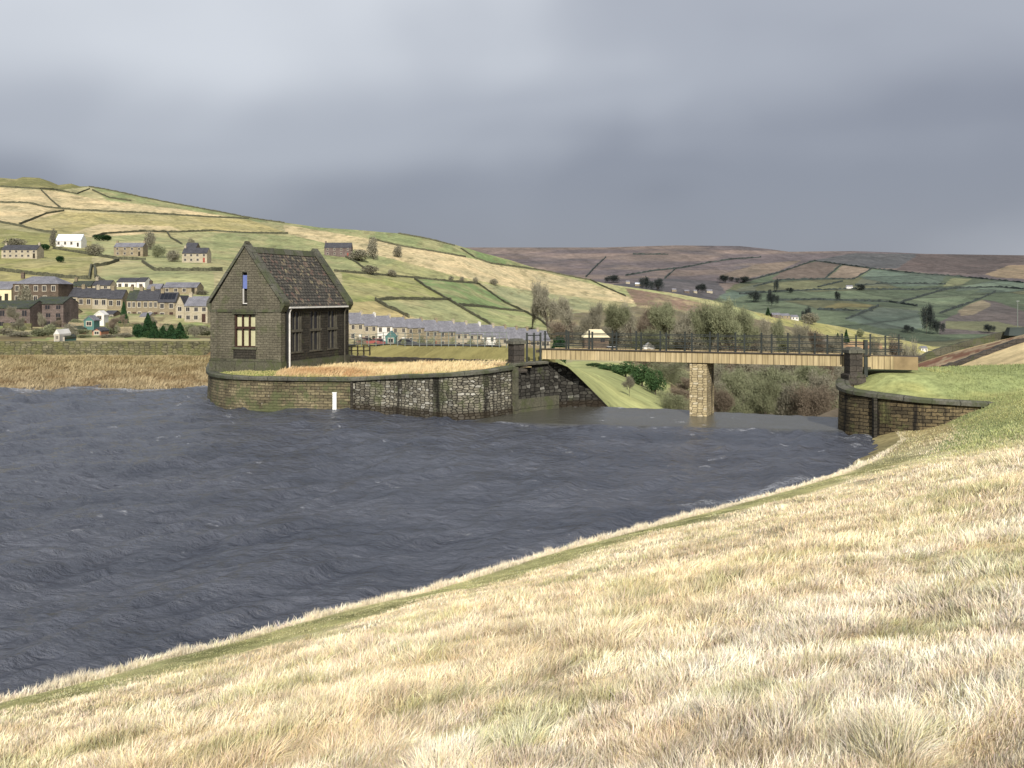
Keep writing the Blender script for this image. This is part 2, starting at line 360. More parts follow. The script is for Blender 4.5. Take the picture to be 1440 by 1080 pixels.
# ------------------------------------------------------------------ valley and hillside (polar table: image column, knots (depth, height relative to the eye))
TAB = {
 -700: [(70,-7.2),(86.5,-5.15),(88.5,-4.3),(95,-4.3),(150,-5.6),(230,-6.2),(330,2),(520,27),(720,62),(950,118),(1150,108),(1600,70)],
 0:    [(70,-7.2),(86.5,-5.15),(88.5,-4.3),(95,-4.3),(150,-5.6),(230,-6.2),(330,3.4),(500,25),(700,58),(900,102),(1100,94),(1600,55)],
 290:  [(70,-7.2),(86.5,-5.15),(88.5,-4.3),(95,-4.3),(150,-5.8),(235,-7.6),(330,3.5),(490,18),(680,38),(860,72),(1060,64),(1600,30)],
 330:  [(70,-5.4),(82,-4.9),(84,-4.2),(91,-4.2),(145,-5.9),(240,-8.4),(330,2.4),(490,16),(680,36),(850,66),(1050,58),(1600,26)],
 500:  [(68,-5.2),(71,-4.6),(76,-3.8),(80,-3.8),(130,-8),(300,-13.5),(365,-5.8),(480,6),(650,22),(820,53),(1020,45),(1600,10)],
 640:  [(60.5,-5.2),(62.2,-4.1),(65,-3.27),(69,-3.3),(120,-8.5),(330,-17.5),(392,-11.2),(520,-1),(680,13),(830,42),(1030,34),(1600,-10)],
 715:  [(59,-5.2),(60.2,-3.9),(61.5,-3.15),(65,-3.2),(110,-8.5),(350,-20),(415,-15.2),(560,-10),(700,0),(850,29),(1050,20),(1600,-25)],
 765:  [(61.3,-6.5),(62.5,-3.7),(63.5,-3.3),(67,-3.5),(110,-8),(360,-21),(425,-17),(600,-12),(720,-2),(860,17),(1060,8),(1600,-35)],
 810:  [(62.5,-6.9),(63.5,-5.3),(70,-5.2),(78,-5.6),(120,-8.5),(220,-12),(420,-19),(570,-13),(720,-4),(860,11.3),(1060,2),(1600,-45)],
 870:  [(62.5,-8.6),(68,-7.6),(80,-7.6),(100,-8.2),(140,-9.5),(200,-11.5),(400,-20),(560,-15),(720,-8),(850,7),(1050,-2),(1600,-55)],
 940:  [(62.5,-10.5),(68,-9.6),(80,-9.4),(100,-10.5),(150,-12.5),(220,-15),(400,-22),(560,-18),(700,-12),(830,2.3),(1030,-8),(1600,-60)],
 1000: [(62.5,-11),(70,-11),(85,-12),(110,-13),(160,-17),(280,-22),(400,-24),(560,-22),(700,-18),(830,-3.4),(1030,-14),(1600,-65)],
 1100: [(62.5,-12),(70,-12),(85,-13),(110,-14),(160,-18),(280,-25),(400,-28),(560,-29),(700,-26),(850,-18),(1050,-30),(1600,-70)],
 1180: [(62.5,-11),(70,-11),(85,-12),(110,-14),(160,-19),(280,-28),(400,-33),(560,-38),(720,-37),(880,-26.7),(1080,-40),(1600,-75)],
 1250: [(62.5,-9),(68,-9),(80,-9),(95,-10),(150,-20),(280,-32),(400,-40),(560,-46),(740,-46),(920,-36.8),(1120,-50),(1600,-78)],
 1290: [(62.5,-7.6),(84,-6.7),(90,-6.8),(109,-7.2),(150,-22),(280,-36),(400,-45),(560,-52),(750,-54),(950,-44.5),(1150,-55),(1600,-80)],
 1345: [(62,-6.6),(85,-5.85),(90,-5.85),(110,-5.95),(150,-22),(280,-38),(400,-48),(560,-55),(750,-60),(980,-55),(1150,-62),(1600,-80)],
 1440: [(60,-5.2),(85,-3.85),(90,-3.9),(110,-4.15),(150,-20),(280,-38),(400,-48),(560,-55),(750,-62),(1000,-66),(1150,-70),(1600,-80)],
 2100: [(60,-3.2),(85,-2),(90,-2),(110,-2.2),(150,-16),(280,-38),(400,-48),(560,-55),(750,-62),(1000,-66),(1150,-70),(1600,-80)],
}
SKYY = [(-700,232),(-300,240),(0,250),(12,251),(22,252),(32,249),(55,250),(70,255),(82,260),(100,258),(112,262),(125,262),(150,266),(200,277),(250,287),(300,296),(350,306),(400,313),(450,320),(500,323),(560,328),(600,334),(640,344),(680,356),(715,365),(765,381),(810,391),(870,402),(940,411),(1000,422),(1060,438),(1100,446),(1180,459),(1250,473),(1290,483)]
NS = [4, 14, 6, 6, 16, 40, 46, 70, 60, 70, 10, 8]
def build_table(tab, xs, ns, sky=None, ki=9, sm=18):
    kx = sorted(tab); K = len(tab[kx[0]])
    D = np.stack([np.interp(xs, kx, [tab[k][j][0] for k in kx]) for j in range(K)], 1)
    Z = np.stack([np.interp(xs, kx, [tab[k][j][1] for k in kx]) for j in range(K)], 1)
    if sky:
        sy = np.interp(xs, [a for a, _ in sky], [b_ for _, b_ in sky]); mask = xs <= 1290
        Z[mask, ki] = ((HZ-sy)/F*D[:, ki])[mask]
    # soften across the columns (the far knots only)
    k = np.exp(-np.linspace(-2, 2, 2*sm+1)**2); k /= k.sum()
    for j in range(5, K):
        if j == ki: continue
        for A in (D, Z):
            p = np.pad(A[:, j], sm, 'edge'); A[:, j] = np.convolve(p, k, 'valid')
    rd = []; rz = []
    for j in range(K-1):
        t = np.arange(ns[j])/ns[j]
        rd.append(D[:, j:j+1]*(1-t)+D[:, j+1:j+2]*t)
        # catmull-rom in height for the open hillside, straight for the banks by the road
        p0 = Z[:, max(j-1, 0):max(j-1, 0)+1]; p1 = Z[:, j:j+1]; p2 = Z[:, j+1:j+2]; p3 = Z[:, min(j+2, K-1):min(j+2, K-1)+1]
        if j >= 5 and j not in (ki-1, ki):
            d0 = D[:, max(j-1, 0):max(j-1, 0)+1]; d1 = D[:, j:j+1]; d2 = D[:, j+1:j+2]; d3 = D[:, min(j+2, K-1):min(j+2, K-1)+1]
            m1 = (p2-p0)/(d2-d0)*(d2-d1); m2 = (p3-p1)/(d3-d1)*(d2-d1)
            rz.append((2*t**3-3*t**2+1)*p1+(t**3-2*t**2+t)*m1+(-2*t**3+3*t**2)*p2+(t**3-t**2)*m2)
        else: rz.append(p1*(1-t)+p2*t)
    rd.append(D[:, -1:]); rz.append(Z[:, -1:])
    return np.concatenate(rd, 1), np.concatenate(rz, 1)
xs = np.arange(-700, 2101, 2.0)
TD, TZ = build_table(TAB, xs, NS, SKYY)
u_ = (xs[:, None]-720)/F; TX = u_*TD
amp = sstep(100, 300, TD)*2.2
nz = (fbm(TX/60+40, TD/60+40, 5)-.5)*amp
i9 = sum(NS[:9]); w9 = np.exp(-((np.arange(TD.shape[1])-i9)/14.)**2); nz = nz*(1-.75*w9)
TZ = TZ+nz+(fbm(TX/2.2, TD/2.2, 4)-.5)*.35*sstep(95, 80, TD)*sstep(70, 74, TD)
TY = HZ-TZ/TD*F                                    # image row of every terrain vertex, used only to lay out the fields
def hit(px, py, dmin=100, T=None):
    """depth and height where the sight line meets the terrain"""
    xs_, D_, Z_ = T or (xs, TD, TZ)
    f = np.clip((px-xs_[0])/(xs_[1]-xs_[0]), 0, len(xs_)-1.001); i = int(f); t = f-i
    d = D_[i]*(1-t)+D_[i+1]*t; z = Z_[i]*(1-t)+Z_[i+1]*t; y = HZ-z/d*F
    ok = np.where((d >= dmin) & (y <= py))[0]
    k = ok[0] if len(ok) else int(np.argmin(np.where(d >= dmin, y, 1e9)))
    if len(ok) and k > 0 and y[k-1] > py:
        s = (y[k-1]-py)/(y[k-1]-y[k]); return d[k-1]+s*(d[k]-d[k-1]), z[k-1]+s*(z[k]-z[k-1])
    return d[k], z[k]
def ground(px, dd, T=None):
    xs_, D_, Z_ = T or (xs, TD, TZ)
    f = np.clip((px-xs_[0])/(xs_[1]-xs_[0]), 0, len(xs_)-1.001); i = int(f); t = f-i
    return float(np.interp(dd, D_[i]*(1-t)+D_[i+1]*t, Z_[i]*(1-t)+Z_[i+1]*t))+EYE
def inpoly(px, py, poly):
    r = np.zeros(px.shape, bool); n_ = len(poly)
    for i in range(n_):
        x1, y1 = poly[i]; x2, y2 = poly[(i+1) % n_]
        if y1 == y2: continue
        c_ = ((y1 > py) != (y2 > py)) & (px < (x2-x1)*(py-y1)/(y2-y1)+x1); r ^= c_
    return r
STRAW = (.52, .42, .26); OLIVE = (.29, .27, .15); GREEN = (.27, .28, .145); VIVID = (.185, .24, .11); YG = (.32, .32, .17); PALE = (.38, .34, .20)
PX = np.broadcast_to(xs[:, None], TD.shape)
jit = (fbm(TX/25, TD/25, 3)-.5)*5
C = np.zeros(TD.shape+(3,)); m_ = fbm(TX/45, TD/110, 5)[..., None]
C[:] = np.array(OLIVE)*(1-sstep(.4, .6, m_))+np.array(PALE)*sstep(.4, .6, m_)
FIELDS = [
 ([(-700,232),(0,245),(60,245),(125,262),(75,268),(0,262),(-700,262)], (.19,.18,.085)),
 ([(-700,262),(0,264),(75,268),(110,275),(150,283),(250,294),(345,308),(250,303),(90,295),(60,318),(0,313),(-700,330)], STRAW),
 ([(90,297),(250,304),(350,309),(400,326),(240,326),(130,333),(80,328),(30,317)], (.36,.31,.155)),
 ([(140,315),(240,318),(260,326),(130,334),(100,328)], STRAW),
 ([(120,255),(400,308),(640,338),(760,378),(690,371),(610,354),(520,336),(400,318),(330,306),(250,292),(150,281)], (.235,.26,.13)),
 ([(400,316),(520,336),(655,362),(760,382),(860,406),(930,432),(770,412),(700,402),(640,388),(500,352),(400,335)], STRAW),
 ([(300,327),(405,329),(500,352),(560,366),(520,384),(470,381),(300,381)], GREEN),
 ([(130,334),(235,327),(300,326),(300,380),(218,380),(200,368),(130,362)], YG),
 ([(-700,330),(0,322),(80,330),(130,340),(130,392),(0,382),(-700,400)], (.26,.25,.11)),
 ([(150,372),(200,370),(218,381),(300,382),(300,430),(150,410),(135,390)], YG),
 ([(-700,384),(0,381),(130,393),(150,402),(150,420),(-700,420)], (.3,.27,.13)),
 ([(480,382),(580,391),(640,424),(528,423),(480,440)], (.27,.28,.115)),
 ([(583,391),(671,398),(742,438),(690,434),(645,430)], VIVID),
 ([(528,423),(634,422),(690,458),(600,452),(545,433)], YG),
 ([(645,430),(740,438),(780,466),(690,462)], (.31,.33,.16)),
 ([(490,425),(530,424),(600,455),(490,445)], (.4,.33,.17)),
 ([(560,366),(640,388),(750,410),(780,430),(742,438),(672,398),(590,392),(520,384)], (.33,.32,.16)),
 ([(672,398),(770,412),(860,425),(800,470),(740,438)], (.29,.29,.17)),
 ([(648,346),(700,362),(760,381),(690,371),(665,362)], VIVID),
 ([(765,380),(810,391),(1000,422),(1100,446),(1060,450),(1000,438),(900,422),(850,405)], (.33,.34,.17)),
 ([(880,405),(940,415),(1010,432),(960,445),(900,438)], (.22,.155,.12)),
 ([(1060,440),(1100,446),(1180,459),(1290,483),(1400,500),(1400,510),(1250,490),(1100,462)], (.36,.33,.14)),
 ([(770,445),(900,430),(1060,448),(1180,475),(1300,500),(1300,600),(900,600),(860,500),(770,480)], (.17,.145,.10)),
 ([(1180,478),(1240,482),(1240,492),(1180,490)], (.35,.2,.12)),
]
for poly, c_ in FIELDS:
    mk = inpoly(PX+jit, TY+jit*.35, poly) & (TD > 240)
    C[mk] = np.array(c_)
# valley side seen under the bridge: bright grass slope, then brown scrub
nearv = (TD < 150) & (PX > 780) & (PX < 1270)
C[nearv] = np.array((.17, .13, .085)); gs = nearv & (PX < 945+(TD-62)*.0+jit*2)
C[gs] = np.array((.36, .37, .17))
gd = (TD < 240) & (PX <= 780); C[gd] = np.array((.21, .17, .09))
sh = (PX < 300) & (TD < 87.5); st = fbm(TX/3, TZ*3+TD/2, 4)
C[sh] = (np.array((.38, .30, .18))*sstep(.35, .6, st)[..., None]+np.array((.2, .14, .08))*(1-sstep(.35, .6, st)[..., None]))[sh]
gpt = fbm(TX/9+3, TD/12, 3); gdn = (TD < 262) & (TD > 97) & (PX <= 330)
C[gdn & (gpt > .5)] = np.array((.27, .30, .13)); C[gdn & (gpt > .62)] = np.array((.38, .33, .19)); C[gdn & (gpt < .38)] = np.array((.15, .12, .075))
rd_ = (PX > 300) & (PX <= 780) & (TD < 90)
C[rd_] = np.array((.27, .235, .10))
mnd = (PX > 1270) & (TD < 140); C[mnd] = np.array((.58, .46, .27))
idx2 = NS[0]; mid = (PX > 1270) & (TD > 86) & (TD < 108.5); bq = sstep(.42, .6, fbm(TX/1.5, TD/3, 4))[..., None]; C[mid] = (np.array((.19, .10, .07))*(1-bq)+np.array((.36, .28, .19))*bq)[mid]
# rushes, worn turf and bleached grass inside every field
mm1 = fbm(TX/16+3, TD/34, 5)[..., None]; mm2 = fbm(TX/5+13, TD/12, 4)[..., None]; far_ = (TD > 240)[..., None]
C = np.where(far_, C*(1-.45*sstep(.50, .66, mm1))+np.array((.40, .34, .20))*.45*sstep(.50, .66, mm1), C)
C = np.where(far_, C*(1-.5*sstep(.58, .70, mm2))+np.array((.17, .155, .085))*.5*sstep(.58, .70, mm2), C)
C *= (1+(fbm(TX/8, TD/8, 3)-.5)[..., None]*.35)
V = np.stack([TX, TD, TZ+EYE], -1).transpose(1, 0, 2).reshape(-1, 3); CC = C.transpose(1, 0, 2).reshape(-1, 3)
o = fast_mesh('hillside', V, [grid_faces(TD.shape[1], TD.shape[0])], M['hill'], CC)
tag(o, kind='structure')

# ------------------------------------------------------------------ far moor
MT = {}
for x_, s_ in [(-700,345),(600,348),(700,348),(850,348),(950,345),(1040,346),(1080,350),(1110,354),(1200,353),(1260,355),(1300,357),(1440,359),(2100,366)]:
    r_ = 0 if x_ < 1000 else 1
    MT[x_] = [(1350,-88),(1750,-64 if r_ else -40),(2300,-14 if r_ else 10),(2950,52 if r_ else 62),(3600,(HZ-s_)/F*3600),(4600,(HZ-s_)/F*3600-60)]
mxs = np.arange(-700, 2101, 3.0)
MD, MZ = build_table(MT, mxs, [30, 60, 60, 60, 10], None, 4, 8)
MX = (mxs[:, None]-720)/F*MD
MZ = MZ+(fbm(MX/500, MD/500, 5)-.5)*46*sstep(1400, 2000, MD)*sstep(3600, 3200, MD)
MY = HZ-MZ/MD*F; MPX = np.broadcast_to(mxs[:, None], MD.shape)
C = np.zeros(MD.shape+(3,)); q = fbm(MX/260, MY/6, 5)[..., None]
C[:] = np.array((.125, .10, .105))*(1-sstep(.4, .62, q))+np.array((.20, .15, .13))*sstep(.4, .62, q)  # dark heather tones, deepened further to paint in cloud shadow
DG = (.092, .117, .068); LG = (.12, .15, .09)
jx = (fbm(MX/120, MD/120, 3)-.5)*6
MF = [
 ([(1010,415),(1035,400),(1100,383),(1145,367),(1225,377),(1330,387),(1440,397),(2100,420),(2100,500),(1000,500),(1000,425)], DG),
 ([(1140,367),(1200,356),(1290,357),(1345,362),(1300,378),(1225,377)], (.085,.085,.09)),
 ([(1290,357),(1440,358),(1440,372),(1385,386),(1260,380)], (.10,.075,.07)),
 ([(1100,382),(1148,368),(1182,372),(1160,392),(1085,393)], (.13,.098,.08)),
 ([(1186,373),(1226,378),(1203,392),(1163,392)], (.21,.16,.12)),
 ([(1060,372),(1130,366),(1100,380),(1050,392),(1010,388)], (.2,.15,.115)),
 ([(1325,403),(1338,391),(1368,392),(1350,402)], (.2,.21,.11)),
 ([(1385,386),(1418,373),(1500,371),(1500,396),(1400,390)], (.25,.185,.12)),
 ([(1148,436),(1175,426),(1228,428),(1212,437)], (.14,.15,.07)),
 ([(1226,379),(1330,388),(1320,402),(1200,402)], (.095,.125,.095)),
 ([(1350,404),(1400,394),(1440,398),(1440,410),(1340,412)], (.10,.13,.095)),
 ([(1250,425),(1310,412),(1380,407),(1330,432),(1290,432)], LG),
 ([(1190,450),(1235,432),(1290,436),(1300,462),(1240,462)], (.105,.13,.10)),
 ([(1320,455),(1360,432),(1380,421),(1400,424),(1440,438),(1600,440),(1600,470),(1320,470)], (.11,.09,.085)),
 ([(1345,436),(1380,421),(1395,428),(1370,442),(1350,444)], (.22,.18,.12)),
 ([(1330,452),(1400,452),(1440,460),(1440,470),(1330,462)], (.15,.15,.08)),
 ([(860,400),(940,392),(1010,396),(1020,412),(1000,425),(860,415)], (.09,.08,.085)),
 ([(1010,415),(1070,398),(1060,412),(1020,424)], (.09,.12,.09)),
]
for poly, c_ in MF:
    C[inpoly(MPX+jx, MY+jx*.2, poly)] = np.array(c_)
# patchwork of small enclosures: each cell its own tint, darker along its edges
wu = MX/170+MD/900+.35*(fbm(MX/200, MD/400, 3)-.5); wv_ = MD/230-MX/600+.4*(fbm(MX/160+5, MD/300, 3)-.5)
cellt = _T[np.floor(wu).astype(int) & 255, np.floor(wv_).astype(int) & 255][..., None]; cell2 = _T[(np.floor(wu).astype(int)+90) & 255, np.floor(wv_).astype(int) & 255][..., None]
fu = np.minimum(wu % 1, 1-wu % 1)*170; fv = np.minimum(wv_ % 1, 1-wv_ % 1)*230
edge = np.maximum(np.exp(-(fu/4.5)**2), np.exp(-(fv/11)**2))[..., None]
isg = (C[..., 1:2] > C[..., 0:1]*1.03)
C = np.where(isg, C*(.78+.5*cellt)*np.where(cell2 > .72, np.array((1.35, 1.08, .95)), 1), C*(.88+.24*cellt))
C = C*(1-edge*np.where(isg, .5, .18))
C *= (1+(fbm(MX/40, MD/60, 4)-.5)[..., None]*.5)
C = C*.84+np.array((.17, .175, .195))*.16  # distance haze painted in: blue-grey mixed into every colour
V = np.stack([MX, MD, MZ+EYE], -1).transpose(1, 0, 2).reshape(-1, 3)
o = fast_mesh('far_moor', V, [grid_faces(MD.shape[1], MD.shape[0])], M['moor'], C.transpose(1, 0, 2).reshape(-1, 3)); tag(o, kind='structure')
MTT = (mxs, MD, MZ)

# everything stands on one ground sheet reaching past the horizon
g = MB(); g.add([(-9000, -400, -100), (9000, -400, -100), (9000, 9000, -100), (-9000, 9000, -100)], [(0, 1, 2, 3)])
o = g.build('ground', M['moor']); tag(o, kind='structure')

# ------------------------------------------------------------------ dry stone walls on the hillside, hedges on the moor
def wall_line(pts, name, label, cat, group, h=1.5, w=.7, T=None, dmin=100, step=3, mat='fieldwall', jag=.35, far=None):
    P = []
    for (x1, y1), (x2, y2) in zip(pts, pts[1:]):
        n_ = max(1, int(math.hypot(x2-x1, y2-y1)/step))
        for i in range(n_): P.append((x1+(x2-x1)*i/n_, y1+(y2-y1)*i/n_))
    P.append(pts[-1]); W = []
    for px, py in P:
        d, z = hit(px, py, dmin, T); W.append(np.array((X(px, d), d, z+EYE)))
    keep = [W[0]]
    for p in W[1:]:
        if np.linalg.norm((p-keep[-1])[:2]) > .5: keep.append(p)
    W = keep
    if len(W) < 2: return
    mb = MB(); L = 0; vs = []
    for i, p in enumerate(W):
        t = W[min(i+1, len(W)-1)]-W[max(i-1, 0)]; t[2] = 0; t /= (np.linalg.norm(t)+1e-9); nn = np.array((-t[1], t[0], 0))
        hh = h*(1+random.uniform(-jag, jag)*.6)
        for s, z in ((-.5, -1.0), (-.4, hh), (.4, hh*.97), (.5, -1.0)): vs.append(p+nn*w*s+np.array((0, 0, z)))
    fs = []
    for i in range(len(W)-1):
        for k in range(3): fs.append((4*i+k, 4*i+k+1, 4*i+4+k+1, 4*i+4+k))
    fs += [(0, 1, 2, 3), tuple(4*(len(W)-1)+k for k in (3, 2, 1, 0))]
    base = W[len(W)//2].copy()
    mb.add([v-base for v in vs], fs)
    o = mb.build(name, M[mat], loc=tuple(base)); tag(o, label, cat, group); return o
HW = [
 ([(125,263),(150,267),(200,278),(250,288),(300,297),(350,307),(400,314)], 'dark field wall along the skyline of the hill above the stone pump house'),
 ([(0,263),(40,265),(75,267),(108,273),(126,266)], 'field wall highest on the left hill under the rocky skyline bumps'),
 ([(58,268),(72,282),(85,293)], 'short steep field wall splitting the two top straw fields'),
 ([(0,285),(40,286),(65,292),(85,294),(110,296),(150,298),(200,300),(250,303),(300,306),(350,308)], 'long field wall under the straw coloured field near the hilltop'),
 ([(27,316),(45,309),(65,301),(90,297)], 'curving field wall running down left from the long hilltop wall'),
 ([(0,313),(30,319),(60,326),(80,328)], 'field wall sloping down right to the pale sheet roofed house'),
 ([(130,334),(150,329),(200,326),(250,327),(300,325),(340,328),(405,329)], 'field wall above the three farmhouses left of the pump house'),
 ([(235,327),(240,335),(256,344)], 'short field wall dropping to the farmhouse with the tall rear gable'),
 ([(130,268),(155,279),(185,283)], 'short field wall under the narrow green skyline field'),
 ([(75,350),(130,359),(165,365),(205,366)], 'field wall below the farmhouses at the far left'),
 ([(0,381),(50,387),(90,391),(124,393)], 'lowest field wall above the large hipped roof building'),
 ([(125,393),(128,376),(150,373),(167,367)], 'left wall of the narrow lane between the village fields'),
 ([(133,376),(134,391),(150,401)], 'right wall of the narrow lane between the village fields'),
 ([(200,369),(218,381),(260,381),(312,381)], 'field wall under the cream farmhouse left of the pump house roof'),
 ([(470,382),(520,386),(580,391),(640,397),(672,399)], 'long field wall over the green fields right of the pump house'),
 ([(520,336),(560,346),(610,354),(655,362)], 'field wall between green skyline strip and straw slope'),
 ([(648,350),(668,363),(690,371),(730,376),(765,381)], 'field wall edging the bright green field at the end of the skyline'),
 ([(583,393),(600,405),(620,416),(645,431),(665,443),(690,457)], 'left side wall of the vivid green field running down to the slate terrace'),
 ([(672,399),(690,412),(710,426),(740,440),(760,451),(778,466)], 'right side wall of the vivid green field curving down to the trees'),
 ([(528,423),(560,421),(590,422),(634,422)], 'level field wall meeting the left side of the vivid green field'),
 ([(528,423),(545,433),(560,439),(575,447)], 'short field wall slanting down to the left end of the slate terrace'),
 ([(645,430),(680,432),(700,435),(738,439)], 'low broken wall along the bottom of the vivid green field'),
 ([(765,381),(800,389),(830,394),(850,404),(880,417)], 'field wall between the straw slope and yellow green spur'),
 ([(0,352),(30,350),(60,347)], 'overgrown wall behind the long farmhouse at the left edge'),
 ([(486,362),(500,369),(512,378)], 'short field wall below the lone farmhouse right of the pump house ridge'),
 ([(560,329),(600,336),(640,346)], 'wall along the skyline above the vivid green field'),
]
for p_, l_ in HW: wall_line(p_, 'field_wall', l_, 'field wall', 'dry stone walls between the hillside fields', h=1.25)
ML = [
 ([(1040,398),(1060,393),(1095,384),(1145,367)], 'dark hedge climbing the moor beside the large brown field'),
 ([(1145,367),(1180,372),(1225,378),(1290,385),(1345,389),(1440,398)], 'long dark hedge dividing green fields from brown moor top'),
 ([(1160,392),(1184,372)], 'short hedge between the two brown moor fields'),
 ([(1060,403),(1100,394),(1150,393),(1200,393),(1226,378)], 'hedge under the two brown fields on the far hill'),
 ([(1040,414),(1120,409),(1200,407),(1290,408),(1400,404),(1440,407)], 'long level hedge passing the white farm on the far hill'),
 ([(1080,423),(1150,422),(1250,425),(1290,431)], 'hedge halfway down the far green fields below the white farm'),
 ([(1190,449),(1212,441),(1235,431)], 'short hedge slanting beside the lowest far green field'),
 ([(1262,427),(1290,419),(1320,410),(1350,404)], 'hedge slanting up to the small pale field on the far hill'),
 ([(1322,441),(1360,428),(1400,411)], 'hedge slanting above the dark brown knoll'),
 ([(1150,436),(1228,438)], 'hedge below the pale olive field on the far hill'),
 ([(824,390),(838,375),(852,362)], 'straight dark wall climbing the heather moor left of centre'),
 ([(880,388),(920,381),(960,377),(1000,369),(1030,365),(1070,362)], 'long dark wall crossing the heather moor'),
 ([(890,358),(940,358)], 'dark line of wall high on the moor skyline'),
 ([(935,392),(950,378)], 'short wall dropping down the heather moor'),
 ([(1203,402),(1240,399),(1330,400)], 'thin hedge just above the white farm on the far hill'),
 ([(1150,404),(1185,396)], 'small hedge left of the white farm on the far hill'),
]
for p_, l_ in ML: wall_line(p_, 'hedgerow', l_, 'hedge', 'hedges and walls on the far hill', h=4, w=3, T=MTT, dmin=1500, mat='hedge', step=3, jag=.8)

# ------------------------------------------------------------------ foreground bank and lawn
SH = [(-900,1240),(-400,1085),(0,972),(67,957),(133,941),(213,917),(300,897),(377,876),(480,847),(580,826),(667,801),(780,767),(873,743),(960,721),(1060,695),(1111,681),(1173,663),(1227,645),(1267,617)]
SH = [(px, HZ+(py-HZ)*(1.024 if px < 1200 else 1.008)) for px, py in SH]
SHP = [(X(px, EYE*F/(py-HZ)), EYE*F/(py-HZ)) for px, py in SH]
SHP = [(-60, -40)]+SHP+[(SHP[-1][0]+.6, SHP[-1][1]+2.2), (SHP[-1][0]+2, SHP[-1][1]+9)]
def sdist(x, y):
    best = np.full(np.shape(x), 1e9); sg = np.ones(np.shape(x))
    for (ax, ay), (bx, by) in zip(SHP, SHP[1:]):
        dx, dy = bx-ax, by-ay; L2 = dx*dx+dy*dy; t = np.clip(((x-ax)*dx+(y-ay)*dy)/L2, 0, 1)
        ex = x-(ax+t*dx); ey = y-(ay+t*dy); dd = np.hypot(ex, ey); s_ = np.sign(-(dx*(y-ay)-dy*(x-ax)))
        m = dd < best; best = np.where(m, dd, best); sg = np.where(m, s_, sg)
    return best*sg
def lawnz(x, y):
    z = EYE-5.05+.11*(np.minimum(y, 51.5)-46.8)+.03*(np.minimum(x, 40)-19)+.55*sstep(48, 51.3, y)*sstep(17.4, 19, x)
    return np.where(y > 55.5, z-(y-55.5)*.25, z)
def bankz(x, y):
    s = sdist(x, y)
    z = np.where(s > 0, .273*s, .35*s)
    z = z+.6*sstep(1.6, 4.0, s)*sstep(40, 46, y)-.15*sstep(0, 1.5, s)*sstep(42, 46, y)
    z = z+(fbm(x/2.5+3, y/2.5+8, 4)-.5)*.2*sstep(.1, 2.5, s)+(fbm(x/.6, y/.6, 3)-.5)*.10*sstep(.1, 1.0, s)
    pln = .273*(.741*x-.672*y+17.6)
    capz = pln+.55+.35*sstep(17, 19, x)*sstep(43, 46, y)
    z = np.where(y > 20, np.where(s > 2, -np.log(np.exp(-4*z)+np.exp(-4*np.clip(capz, -3, 6)))/4, z), z)
    z = np.where(z > 4.5, 4.5+.6*np.tanh((z-4.5)/.6), z)
    return z, s
gx = np.arange(-45, 75.01, .22); gy = np.arange(-18, 66.01, .22); GX, GY = np.meshgrid(gx, gy)
BZ, S = bankz(GX, GY); LZ = lawnz(GX, GY)
WP = [(20.6,62.5),(18.6,58),(17.05,53.5),(16.35,51.6),(16.1,50.5),(16.35,49.6),(17.25,48.7),(18.9,47.5),(20.4,47.05),(21.9,46.8)]   # right wall line
WT = [-4.45,-4.45,-4.5,-4.56,-4.66,-4.76,-4.85,-4.96,-5.03,-5.1]
def right_of_wall(x, y):
    ys = [p[1] for p in WP[::-1]]; xw = np.interp(y, ys, [p[0] for p in WP[::-1]]); return (x > xw) & (y > 46.8)
inl = right_of_wall(GX-.3, GY-.35)
BZ2 = np.where(GY > 46, BZ-.0, BZ)
k_ = 6.0; Lm = np.where(inl | (GX > 21.6), LZ, -9)
ZZ = np.log(np.exp(k_*np.clip(BZ2, -6, 6))+np.exp(k_*np.clip(Lm, -9, 6)))/k_
ZZ = np.where(inl & (GX < 21.5), np.where(GX < 21.5, np.maximum(LZ, np.where(S > 3, BZ, -9)), ZZ), ZZ)
isl = sstep(0, .5, LZ-BZ)*(inl | (GX > 21))
n1 = fbm(GX/1.3, GY/1.3, 4); n2 = fbm(GX/4+9, GY/4+3, 4)
cb = np.array((.72, .60, .41))*(sstep(.3, .7, n1)[..., None]*.6+.5)
gr = np.array((.20, .21, .065)); gmask = np.exp(-((S-1.1-.25*(n2-.5))/.5)**2)*sstep(45, 30, GY)
gm2 = (sstep(.2, .6, S)*sstep(3.2, 1.8, S)*sstep(45, 34, GY))[..., None]*.75; cb = cb*(1-gm2)+gr*(.7+.7*n1[..., None])*gm2; fe_ = sstep(38, 43, GY)[..., None]; cb = cb*(1-fe_)+np.array((.30, .25, .13))*(.6+.8*n1[..., None])*fe_
lg = np.array((.27, .30, .135))*(.75+.5*n1[..., None]); lg = lg*(1-.5*sstep(.5, .7, n2)[..., None])+np.array((.33, .31, .12))*.5*sstep(.5, .7, n2)[..., None]
tr = sstep(33, 38, GY+(n2-.5)*10)*(S > 2.2)
wgt = np.clip(np.maximum(isl, tr*.85), 0, 1)[..., None]
cbk = cb*(1-wgt)+lg*wgt
V = np.stack([GX, GY, ZZ], -1).reshape(-1, 3)
keepc = ((S > -2.2) & (GY < 46.8)) | (inl) | ((S > -1.2) & (GY < 49))
keepc = keepc & ~((GY >= 49) & ~inl)
kf = keepc[:-1, :-1] & keepc[1:, 1:] & keepc[1:, :-1] & keepc[:-1, 1:]
o = fast_mesh('grass_bank', V, [grid_faces(len(gy), len(gx), kf)], M['bank'], cbk.reshape(-1, 3)); tag(o, kind='structure')
